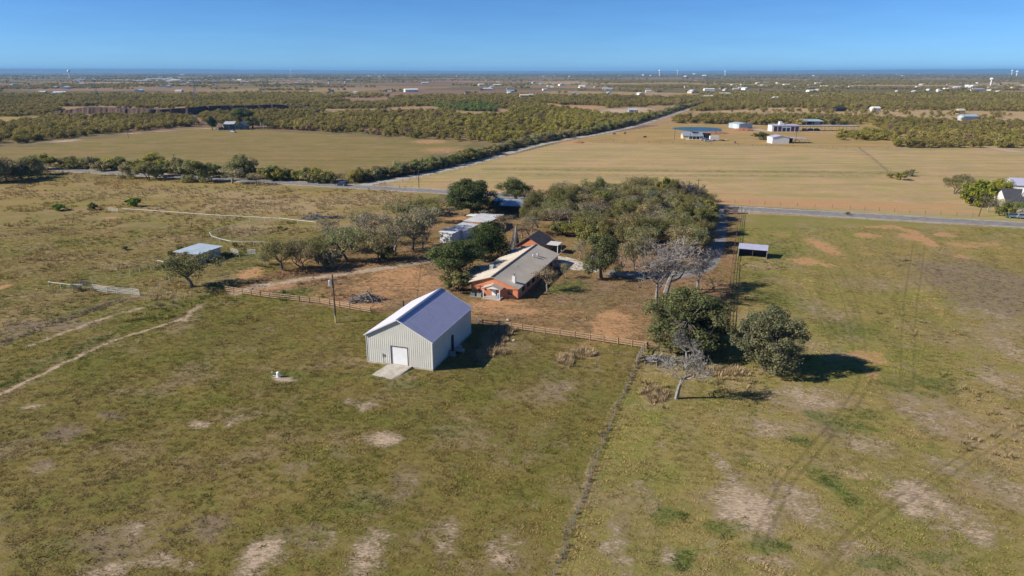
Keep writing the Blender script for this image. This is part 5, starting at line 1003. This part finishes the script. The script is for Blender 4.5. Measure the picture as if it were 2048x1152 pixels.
# vehicles
def car(u, v, rz, label, body, L=4.9, group=None, name='parked_car', cat='car', scale=1.0):
    p = at(u, v); t = thing(name, label, cat, p, rz, group); W_ = .95; t.scale = (scale,) * 3
    prof = [(-L / 2, .45), (-L / 2, .95), (-L / 2 + .15, 1.08), (L / 2 - 1.25, 1.05), (L / 2 - .1, .92), (L / 2, .75), (L / 2, .4)]
    mb = MB(); n = len(prof)
    for y in (-W_, W_): mb.v += [(x, y * (.97 if z > .9 else 1), z) for x, z in prof]
    mb.f += [tuple(range(n)), tuple(reversed(range(n, 2 * n)))] + [(i, i + n, (i + 1) % n + n, (i + 1) % n) for i in range(n)]
    b = mb.build('body', M[body], t)
    c0 = [(-L / 2 + .1, 1.07), (-L / 2 + .4, 1.70), (.55, 1.74), (1.25, 1.07)]; mb = MB()
    for y, s in ((-W_ * .96, .86), (W_ * .96, .86)): mb.v += [(x, y * (s if z > 1.2 else 1), z) for x, z in c0]
    mb.f += [(0, 1, 2, 3), (7, 6, 5, 4)] + [(i, i + 4, (i + 1) % 4 + 4, (i + 1) % 4) for i in range(4)]; mb.build('cabin', M[body], t)
    g = MB()
    for s in (-1, 1): g.quad((-L / 2 + .45, s * .925, 1.14), (1.0, s * .925, 1.14), (.5, s * .838, 1.62), (-L / 2 + .6, s * .838, 1.62))
    g.quad((1.235, -.8, 1.14), (1.235, .8, 1.14), (.63, .72, 1.68), (.63, -.72, 1.68)); g.quad((-L / 2 + .11, -.8, 1.2), (-L / 2 + .11, .8, 1.2), (-L / 2 + .33, .7, 1.64), (-L / 2 + .33, -.7, 1.64)); g.build('windows', M['window'], t)
    for x in (-L / 2 + .95, L / 2 - .95):
        for y in (-.86, .86):
            wh = MB().tube((x, y - .12, .36), (x, y + .12, .36), .36, .36, 14).build('wheel', M['rubber'], t); MB().tube((x, y - .13, .36), (x, y + .13, .36), .2, .2, 10).build('rim', M['silver'], wh)
    for y in (-.65, .65): MB().box(L / 2 - .03, L / 2 + .015, y - .2, y + .2, .68, .82).build('headlight', M['white'], t)
    return t
hrot = math.atan2(hd.y, hd.x)
car(683, 371, hrot + math.pi, 'dark blue SUV driving along the highway near the junction', 'navy', 5.1, name='suv', cat='suv')
car(2027, 436, hrot, 'dark parked car in front of the dark roofed house', 'teal', 4.6); car(2046, 437, hrot + .2, 'blue-grey parked car at the dark roofed house', 'bluetin', 4.6)
car(436, 258.5, .1, 'white parked car at the far farmhouse', 'white', 4.6); car(444, 259, .05, 'dark parked car at the far farmhouse', 'navy', 4.8); car(449, 257, .4, 'black parked car beside the small gable of the far farmhouse', 'black', 4.6); car(467, 265, -.5, 'silver trailer car in the grass before the far farmhouse', 'silver', 4.2)
car(1409, 281, .05, 'silver pickup parked at the pond house', 'silver', 5.4); car(1416, 283, 0, 'grey pickup behind the white trailer at the pond house', 'bluetin', 5.2)

# ------------------------------------------------------------------ other buildings
def gabled(name, label, cat, loc, rz, w, d, e, r, wall, roof, group=None, along_x=True, parts=True, over=.5):
    t = thing(name, label, cat, loc, rz, group); rm = M[roof]
    if along_x:
        MB().box(0, w, 0, d, -.3, e - .02).poly((0, 0, e - .02), (0, d, e - .02), (0, d / 2, r - .1)).poly((w, 0, e - .02), (w, d / 2, r - .1), (w, d, e - .02)).build('wall', M[wall], t)
        for s, y in ((1, -over), (-1, d + over)): MB().slab((-over, y, e - .2), (w + over, y, e - .2), (w + over, d / 2, r), (-over, d / 2, r), .12).build('roof_slope', rm, t)
    else:
        MB().box(0, w, 0, d, -.3, e - .02).poly((0, 0, e - .02), (w / 2, 0, r - .1), (w, 0, e - .02)).poly((0, d, e - .02), (w, d, e - .02), (w / 2, d, r - .1)).build('wall', M[wall], t)
        for x in (-over, w + over): MB().slab((x, -over, e - .2), (x, d + over, e - .2), (w / 2, d + over, r), (w / 2, -over, r), .12).build('roof_slope', rm, t)
    return t
# far farmhouse
a = at(470, 259.5); t = gabled('farmhouse', 'small teal farmhouse with grey tin roof beyond the left field', 'house', a, .12, 9.5, 7.5, 3.0, 6.0, 'teal', 'oldtin', along_x=False); MB().box(1.2, 2.3, -.05, -.01, .9, 2.1).build('window', M['window'], t); MB().box(4.5, 5.5, -.05, -.01, 0, 2.1).build('door', M['dark'], t)
MB().slab((-9, 0, 4.4), (-.4, 0, 4.5), (-.4, 8, 6.2), (-9, 8, 6.2), .15).build('porch_roof', M['oldtin'], t)
for x in (-8.8, -4.5): MB().tube((x, .2, -.2), (x, .2, 4.3), .12).build('porch_post', M['white'], t)
MB().box(-8.9, -.5, 2.5, 7.5, -.2, 4.2).build('porch_wall', M['teal'], t)
gabled('garage', 'small pale gabled garage beside the far farmhouse', 'garage', at(447, 257.5), .5, 6, 6.5, 2.6, 5., 'cream', 'darkroof', along_x=False)
for u in (522, 527): tt = thing('gate_post', 'tall white post at the far farmstead', 'post', at(u, 257), group='white posts at the far farmstead'); bx('shaft', M['white'], tt, -.25, .25, -.25, .25, -.2, 4.2); bx('cap', M['white'], tt, -.35, .35, -.35, .35, 4.2, 4.4)
# right edge house
a = at(2006, 428); t = gabled('dark_roofed_house', 'pale house with dark shingle roof behind the roadside trees', 'house', at(2010, 420), hrot + .1, 22, 10, 3.0, 6.6, 'trim', 'darkroof'); MB().box(3, 4.5, -.06, -.01, .9, 2.2).build('window', M['window'], t); MB().box(8, 9.1, -.06, -.01, 0, 2.2).build('door', M['white'], t); MB().box(5.2, 6, 2, 2.8, 4, 7).build('chimney', M['white'], t)
gabled('metal_workshop', 'white metal workshop behind the dark roofed house', 'workshop', at(2025, 391), hrot, 16, 12, 4.2, 6.0, 'white', 'galv')
# pond house
a = at(1366, 278); t = gabled('pond_house', 'tan house with grey hip roof beside the pond', 'house', a, -.06, 17, 12, 3.0, 5.6, 'cream', 'bluetin'); t.scale = (.8, .8, .8); MB().slab((4, -4, 2.7), (17, -4, 2.7), (17, -.4, 3.1), (4, -.4, 3.1), .12).build('porch_roof', M['bluetin'], t)
for x in np.linspace(4.3, 16.7, 5): MB().box(x - .12, x + .12, -3.9, -3.66, -.1, 2.6).build('porch_post', M['white'], t)
MB().box(5, 16, -.06, -.01, .1, 2.5).build('window_wall', M['window'], t); bx('terrace', M['palecon'], t, 2, 17.5, -5.5, -.02, -.1, .08)
MB().slab((8, 3, 5.6), (11.5, 3, 6.9), (11.5, 9, 6.9), (8, 9, 5.6), .1).build('dormer', M['darkroof'], t); bx('black_wing', M['black'], t, 17.1, 24, 2, 9, -.1, 4.6); MB().slab((16.9, 1.7, 4.9), (24.3, 1.7, 4.7), (24.3, 9.3, 4.7), (16.9, 9.3, 4.9), .12).build('wing_roof', M['darkroof'], t)
a = at(1420, 282); t = thing('box_trailer', 'white box trailer parked beside the pond house', 'trailer', a, .02); bx('box', M['white'], t, 0, 6.0, 0, 2.4, .6, 3.3); MB().bar((6, 1.2, .6), (8, 1.2, .6), .12, .12).build('tongue', M['steel'], t)
for x in (2.4, 3.4): MB().tube((x, -.05, .42), (x, .2, .42), .42, .42, 12).build('wheel', M['rubber'], t)
a = at(1438, 281.5); t = thing('flat_trailer', 'long pale flat trailer behind the box trailer', 'trailer', a, .02); bx('deck', M['palecon'], t, 0, 6, 0, 2.3, .7, .9); [MB().tube((x, -.05, .4), (x, .2, .4), .4, .4, 12).build('wheel', M['rubber'], t) for x in (2.5, 3.5)]
# steel shed with mound, storage units, canopy
a = at(1489, 259); t = gabled('blue_shed', 'low bluish steel shed beside a red dirt mound', 'shed', at(1478, 257.5), .34, 13, 14, 3.9, 4.6, 'seablue', 'seablue', along_x=False, over=.25); MB().box(-.06, -.01, 4, 8, 0, 3.3).build('door', M['white'], t)
def mound(u, v, r, h, label, mat=None):
    p = at(u, v); mb = MB(); n = 18; k = 6
    for j in range(k):
        for i in range(n): a = 6.28 * i / n; q = r * (1 - j / k) * random.uniform(.88, 1.1); mb.v.append((q * math.cos(a), q * .7 * math.sin(a), h * math.sin(j / k * 1.5) * random.uniform(.85, 1.1) - .15))
        if j:
            for i in range(n): mb.f.append(((j - 1) * n + i, (j - 1) * n + (i + 1) % n, j * n + (i + 1) % n, j * n + i))
    mb.f.append(tuple((k - 1) * n + i for i in range(n))); o = mb.build('dirt_mound', mat or dirt_mat); o.location = p; tag(o, label, 'mound')
dirt_mat = plain('red_dirt_mat', (.27, .125, .062), 1, 0, .3, .4)
mound(1487, 261, 9, 2.4, 'red dirt mound in front of the low bluish shed'); mound(1432, 267, 11, 1.9, 'red dirt mound on the pond edge'); mound(1158, 286, 4, 1.1, 'small red dirt heap in the tan field'); mound(1163, 284.5, 3, .8, 'smaller dark dirt heap beside the red one in the tan field')
a = at(1543, 263); t = thing('storage_units', 'white row of storage garages with six dark roller doors', 'storage building', a, -.01); LW = 21.5
bx('wall', M['white'], t, 0, LW, 0, 9, -.2, 4.5); MB().slab((-.3, -.4, 4.62), (LW + .3, -.4, 4.62), (LW + .3, 9.4, 5.1), (-.3, 9.4, 5.1), .1).build('roof', M['galv'], t)
for i in range(6): lo = i in (2, 3); bx('roller_door', M['navy'] if lo else M['purple'], t, 1.6 + i * 3.35, 4.2 + i * 3.35, -.08, -.01, 0, 2.9 if lo else 3.7)
bx('roof_unit', M['white'], t, 7.4, 9.6, 5, 7.5, 5.0, 7.3); bx('roof_unit', M['white'], t, 9.8, 11.2, 5, 7, 5.0, 6.2)
a = at(1597, 262.5); t = thing('long_canopy', 'long flat open carport canopy extending from the storage garages', 'canopy', a, -.02); bx('roof', M['oldtin'], t, 0, 47, 0, 8, 3.9, 4.25); bx('fascia', M['oldwood'], t, -.05, 47.05, -.12, -.01, 3.75, 4.3)
for i in range(9):
    for y in (.3, 7.7): MB().tube((.5 + i * 5.75, y, -.1), (.5 + i * 5.75, y, 3.88), .1).build('post', M['steel'], t)
for u in (1610, 1622, 1634): car(u, 261.2, .1, 'parked vehicle under the long carport canopy', random.choice(('navy', 'black', 'steel')), 4.8, 'vehicles under the carport canopy')
t = thing('blue_storage_shed', 'pale blue metal shed with dark open bay behind the long canopy', 'shed', at(1612, 252.5), -.05); bx('wall', M['seablue'], t, 0, 14, 6, 12, -.2, 4.6); MB().slab((-1, -.5, 4.3), (14.6, -.5, 4.3), (14.6, 12.6, 5.2), (-1, 12.6, 5.2), .2).build('roof', M['seablue'], t); bx('bay_shade_sheet', M['dark'], t, .5, 8.5, 5.9, 5.99, 0, 4.1)  # dark sheet on the solid wall stands in for shade in the bay
for x in (0, 5, 10, 14.2): MB().tube((x, 0, -.1), (x, 0, 4.15), .12).build('post', M['steel'], t)
a = at(1544, 287); t = gabled('white_barn', 'small white gabled barn with open lean-to at the field edge', 'barn', a, .03, 11.2, 9, 4.0, 5.1, 'white', 'galv', along_x=False, over=.3); MB().slab((11.5, .5, 3.5), (24, .5, 3.0), (24, 8.5, 3.0), (11.5, 8.5, 3.5), .12).build('lean_to_roof', M['galv'], t)
for x in (15.5, 19.6, 23.7): MB().tube((x, .8, -.1), (x, .8, 2.95), .1).build('post', M['steel'], t)
bx('rear_wall', M['oldwood'], t, 11.3, 17, 8.1, 8.3, -.1, 3.1)
t = thing('arched_implement', 'dark arched farm implement beside the white barn', 'implement', at(1593, 287.5), 0)
for k in range(10): a0, a1 = math.pi * k / 10, math.pi * (k + 1) / 10; MB().bar((2.4 * math.cos(a0), 0, 2.6 * math.sin(a0)), (2.4 * math.cos(a1), 0, 2.6 * math.sin(a1)), .25, .25).build('hoop_segment', M['black'], t)
for u, v, w_, h_, mt, rf, lab in ((1672, 223, 13, 3.6, 'black', 'black', 'black open barn in the far tan pasture'), (1746, 223, 9, 4, 'white', 'white', 'white house in the far tan pasture'), (1926, 241, 15, 4, 'seablue', 'seablue', 'pale blue roofed barn at the edge of the scrub'), (1918, 228, 7, 4, 'cream', 'cream', 'cream cabin at the edge of the far scrub'), (1040, 199, 14, 7, 'cream', 'cream', 'pale tall ruin standing in the far scrub'), (1057, 198, 8, 7, 'cream', 'oldtin', 'pale narrow block beside the ruin in the far scrub'), (1258, 227, 10, 4, 'bluetin', 'oldtin', 'grey crusher shed on the pale quarry floor')):
    gabled('far_barn', lab, 'barn', at(u, v), .1, w_, 8, h_, h_ + 1.6, wall=mt, roof=rf)
# hamlets and towns across the plain
HB = []
def far_mesh(w, d, e, r, wall, roof):
    mb = MB().box(-w / 2, w / 2, -d / 2, d / 2, -.3, e); mb.slab((-w / 2 - .4, -d / 2 - .4, e), (w / 2 + .4, -d / 2 - .4, e), (w / 2 + .4, 0, r), (-w / 2 - .4, 0, r), .2); mb.slab((-w / 2 - .4, d / 2 + .4, e), (w / 2 + .4, d / 2 + .4, e), (w / 2 + .4, 0, r), (-w / 2 - .4, 0, r), .2); mb.poly((-w / 2, -d / 2, e), (-w / 2, d / 2, e), (-w / 2, 0, r)).poly((w / 2, -d / 2, e), (w / 2, 0, r), (w / 2, d / 2, e))
    m = mb.mesh('far_house'); m.materials.append(M[wall]); m.materials.append(M[roof])
    for i, p in enumerate(m.polygons): p.material_index = 1 if 6 <= i < 18 else 0
    return m
FM = [far_mesh(*q) for q in ((14, 10, 3.6, 6, 'white', 'oldtin'), (18, 11, 3.4, 6, 'cream', 'oldtin'), (30, 16, 5.5, 7.5, 'white', 'white'), (12, 9, 3.4, 6.4, 'brick', 'darkroof'), (40, 20, 6, 8, 'white', 'galv'), (22, 12, 4, 6, 'seablue', 'seablue'), (60, 26, 7.5, 9, 'white', 'white'))]
def hamlet(label, group, u0, u1, v0, v1, n, kinds, smin=.8, smax=1.3):
    for i in range(n):
        p = at(random.uniform(u0, u1), random.uniform(v0, v1)); o = link(bpy.data.objects.new('far_house', random.choice([FM[k] for k in kinds]))); o.location = p; o.rotation_euler = (0, 0, random.choice((0, 1.57)) + random.gauss(.2, .15)); s = random.uniform(smin, smax) * .8; o.scale = (s, s, s); tag(o, label, 'building', group)
hamlet('white shed of the far left market town', 'buildings of the far left town', 150, 400, 154, 164, 52, (0, 1, 2, 4, 4, 6), .8, 1.2); hamlet('white shed of the far left market town', 'buildings of the far left town', 290, 352, 158, 165, 14, (2, 4, 6), .9, 1.3)
hamlet('pale house scattered on the plain at left', 'scattered houses on the left plain', 0, 380, 165, 190, 20, (0, 1, 2, 3, 5)); hamlet('pale building along the far left road', 'buildings along the far road', 400, 700, 159, 167, 26, (0, 1, 2, 4), .8, 1.2)
hamlet('farmstead building on the middle plain', 'farmsteads on the middle plain', 480, 1000, 165, 192, 18, (0, 1, 2, 3)); hamlet('pale house of the middle hamlet', 'houses of the middle hamlet', 960, 1230, 163, 190, 26, (0, 1, 3, 5, 2), .8, 1.2)
hamlet('white building of the far right town', 'buildings of the far right town', 1440, 1720, 165, 177, 40, (0, 1, 2, 3), .6, 1.0); hamlet('house scattered through the right scrub', 'houses in the right scrub', 1250, 1700, 173, 200, 30, (0, 1, 3, 2), .8, 1.1)
hamlet('white warehouse of the industrial yard on the right plain', 'warehouses on the right plain', 1880, 1960, 172, 182, 12, (2, 4, 2, 5), .6, 1.0); hamlet('pale building along the right plain', 'buildings along the right plain', 1780, 2060, 165, 185, 28, (0, 1, 3), .7, 1.1)
hamlet('tiny far building below the skyline', 'tiny buildings below the skyline', 0, 2048, 147.5, 154, 56, (2, 4, 6), .9, 1.5)
# pylons, masts and water towers
def pylon(u, v, h, label):
    t = thing('transmission_tower', label, 'pylon', at(u, v), .5, 'transmission towers on the left plain'); b = 3.6; mb = MB(); r = .13
    lv = [(0, b), (h * .35, b * .62), (h * .62, b * .34), (h * .82, b * .24), (h, b * .15)]
    for (z0, w0), (z1, w1) in zip(lv[:-1], lv[1:]):
        c0 = [(s * w0, q * w0, z0) for s, q in ((-1, -1), (1, -1), (1, 1), (-1, 1))]; c1 = [(s * w1, q * w1, z1) for s, q in ((-1, -1), (1, -1), (1, 1), (-1, 1))]
        for i in range(4): j = (i + 1) % 4; mb.tube(c0[i], c1[i], r * 1.4, None, 4, False).tube(c0[i], c1[j], r, None, 4, False).tube(c0[j], c1[i], r, None, 4, False).tube(c1[i], c1[j], r, None, 4, False)
    mb.build('lattice', M['steel'], t)
    for z, w in ((h * .66, 7), (h * .8, 6), (h * .94, 5)): MB().tube((-w, 0, z), (w, 0, z), .16, None, 4).tube((-w, 0, z), (0, 0, z + 1.6), .1, None, 4).tube((w, 0, z), (0, 0, z + 1.6), .1, None, 4).build('cross_arm', M['steel'], t)
for u, v, h in ((196, 205, 33), (392, 201, 33), (437, 184, 33), (528, 188, 30), (720, 175, 32), (978, 176, 34)): pylon(u, v, h, 'grey lattice transmission tower on the left plain')
def water_tower(u, v, h, R_, label):
    t = thing('water_tower', label, 'water tower', at(u, v)); mb = MB(); n = 16; pr = [(R_ * .35, h * .70), (R_ * .95, h * .78), (R_, h * .86), (R_ * .8, h * .96), (R_ * .2, h)]
    for z, (r, zz) in enumerate(pr):
        for i in range(n): a = 6.28 * i / n; mb.v.append((r * math.cos(a), r * math.sin(a), zz))
        if z:
            for i in range(n): mb.f.append(((z - 1) * n + i, (z - 1) * n + (i + 1) % n, z * n + (i + 1) % n, z * n + i))
    mb.f += [tuple((len(pr) - 1) * n + i for i in range(n)), tuple(reversed(range(n)))]; mb.build('tank', M['white'], t); MB().tube((0, 0, -.5), (0, 0, h * .71), R_ * .38, R_ * .3, 12).build('stem', M['white'], t)
water_tower(140, 157, 56, 10, 'white water tower above the far left town'); water_tower(1319, 152, 62, 12, 'white water tower on the skyline beyond the scrub'); water_tower(583, 151, 66, 9, 'thin pale water tower on the skyline at left'); water_tower(2023, 151, 64, 11, 'pale water tower on the right skyline'); water_tower(2033, 152, 54, 14, 'squat pale water tower on the right skyline'); water_tower(1355, 150, 62, 11, 'small water tower further along the skyline'); water_tower(1981, 172, 26, 6, 'white elevated tank over the right plain town'); water_tower(1450, 151, 54, 11, 'faint water tower on the skyline past the middle')
for u, v, h, lab in ((62, 149, 110, 'shorter thin radio mast on the left skyline'), (78, 149, 140, 'taller thin radio mast on the left skyline'), (1632, 172, 55, 'thin red mast above the far right town')):
    t = thing('radio_mast', lab, 'mast', at(u, v)); MB().tube((0, 0, 0), (0, 0, h), .9 if h > 60 else .4, None, 4).build('shaft', M['steel'], t)
    for a in (0, 2.1, 4.2): MB().tube((math.cos(a) * h * .4, math.sin(a) * h * .4, 0), (0, 0, h * .9), .12, None, 3).build('guy_wire', M['wire'], t)
# cattle
for i, (u, v) in enumerate(((1228, 269.5), (1250, 268.5), (1470, 287), (1290, 276))):
    p = at(u, v); t = thing('cow', 'black cow grazing in the far tan pasture', 'cow', p, random.uniform(0, 6.28), 'black cows in the far pasture'); mb = MB()
    prev = None
    for x, r, z in ((-1.05, .12, 1.15), (-.95, .36, 1.05), (-.4, .43, .98), (.2, .42, .98), (.7, .40, 1.05), (.95, .24, 1.05), (1.2, .17, .85), (1.45, .15, .55), (1.6, .09, .4)):
        if prev: mb.tube((prev[0], 0, prev[2]), (x, 0, z), prev[1], r, 10, True)
        prev = (x, r, z)
    for x in (-.75, .65):
        for y in (-.2, .2): mb.tube((x, y, .85), (x + .05, y, .45), .14, .08, 6).tube((x + .05, y, .45), (x, y, 0), .08, .06, 6)
    mb.tube((-1.08, 0, 1.15), (-1.15, 0, .5), .04, .03, 4).tube((1.3, .12, .78), (1.25, .35, .8), .05, .02, 4).tube((1.3, -.12, .78), (1.25, -.35, .8), .05, .02, 4); mb.build('body', M['black'], t)

# ------------------------------------------------------------------ grass, last
def short(x, y, c):
    return np.clip(1.05 - .85 * c['bare'] - 1.0 * c['orange'] - .6 * c['grey'] - .9 * c['track'], .03, 1) * np.where(y > 175, .6, 1) * np.clip(.35 + 1.3 * fbm(x * .1 + 9, y * .1, 81), .3, 1)
grass('pasture_grass', 150000, 52, 205, tufts, short, .55, 1.15)
def tallg(x, y, c):
    n = fbm(x * .22, y * .22, 51); m = np.clip(c['dry'] * 1.3 - .2, 0, 1) * (n > .45)
    left = ((x < -30 - (y - 110) * .05) & (y > 118)) * np.clip((fbm(x * .1, y * .1, 53) - .5) * 5, 0, .5)
    return np.maximum(m, left) * np.clip(1 - 1.5 * c['bare'] - 1.5 * c['orange'], 0, 1)
grass('tall_dry_grass', 90000, 60, 330, tall_tufts, tallg, .45, 1.05)
grass('brown_weeds', 120000, 70, 150, tall_tufts, lambda x, y, c: np.where(c['dry'] > .85, .5, 0), .45, 1.15)
def weeds(x, y, c): return np.where(dline(FL, x, y) < .32, .95, 0) + np.where(dline(FL2, x, y) < 1.2, .7, 0)
FL = [at(*p) for p in ((1284, 712), (1240, 808), (1195, 920), (1146, 1055), (1108, 1160))]; FL2 = [at(*p) for p in ((0, 690), (110, 645), (240, 602))]
grass('fence_weeds', 60000, 52, 140, tall_tufts, weeds, .25, .55)

# ------------------------------------------------------------------ haze
hz = MB().box(-46000, 46000, -500, 43000, -1.6, 190).mesh('haze'); hm = bpy.data.materials.new('haze_mat'); hm.use_nodes = True; hn_ = hm.node_tree.nodes; hn_.clear()
ho = hn_.new('ShaderNodeOutputMaterial'); hv = hn_.new('ShaderNodeVolumePrincipled'); hv.inputs['Color'].default_value = (.27, .59, 1.0, 1); hv.inputs['Density'].default_value = 4.8e-5; hv.inputs['Anisotropy'].default_value = 0.0
hm.node_tree.links.new(hv.outputs[0], ho.inputs['Volume']); hz.materials.append(hm); tag(link(bpy.data.objects.new('haze', hz)), kind='stuff')
print('scatter', n_mid, n_far, n_vf, 'objects', len(scn.objects))
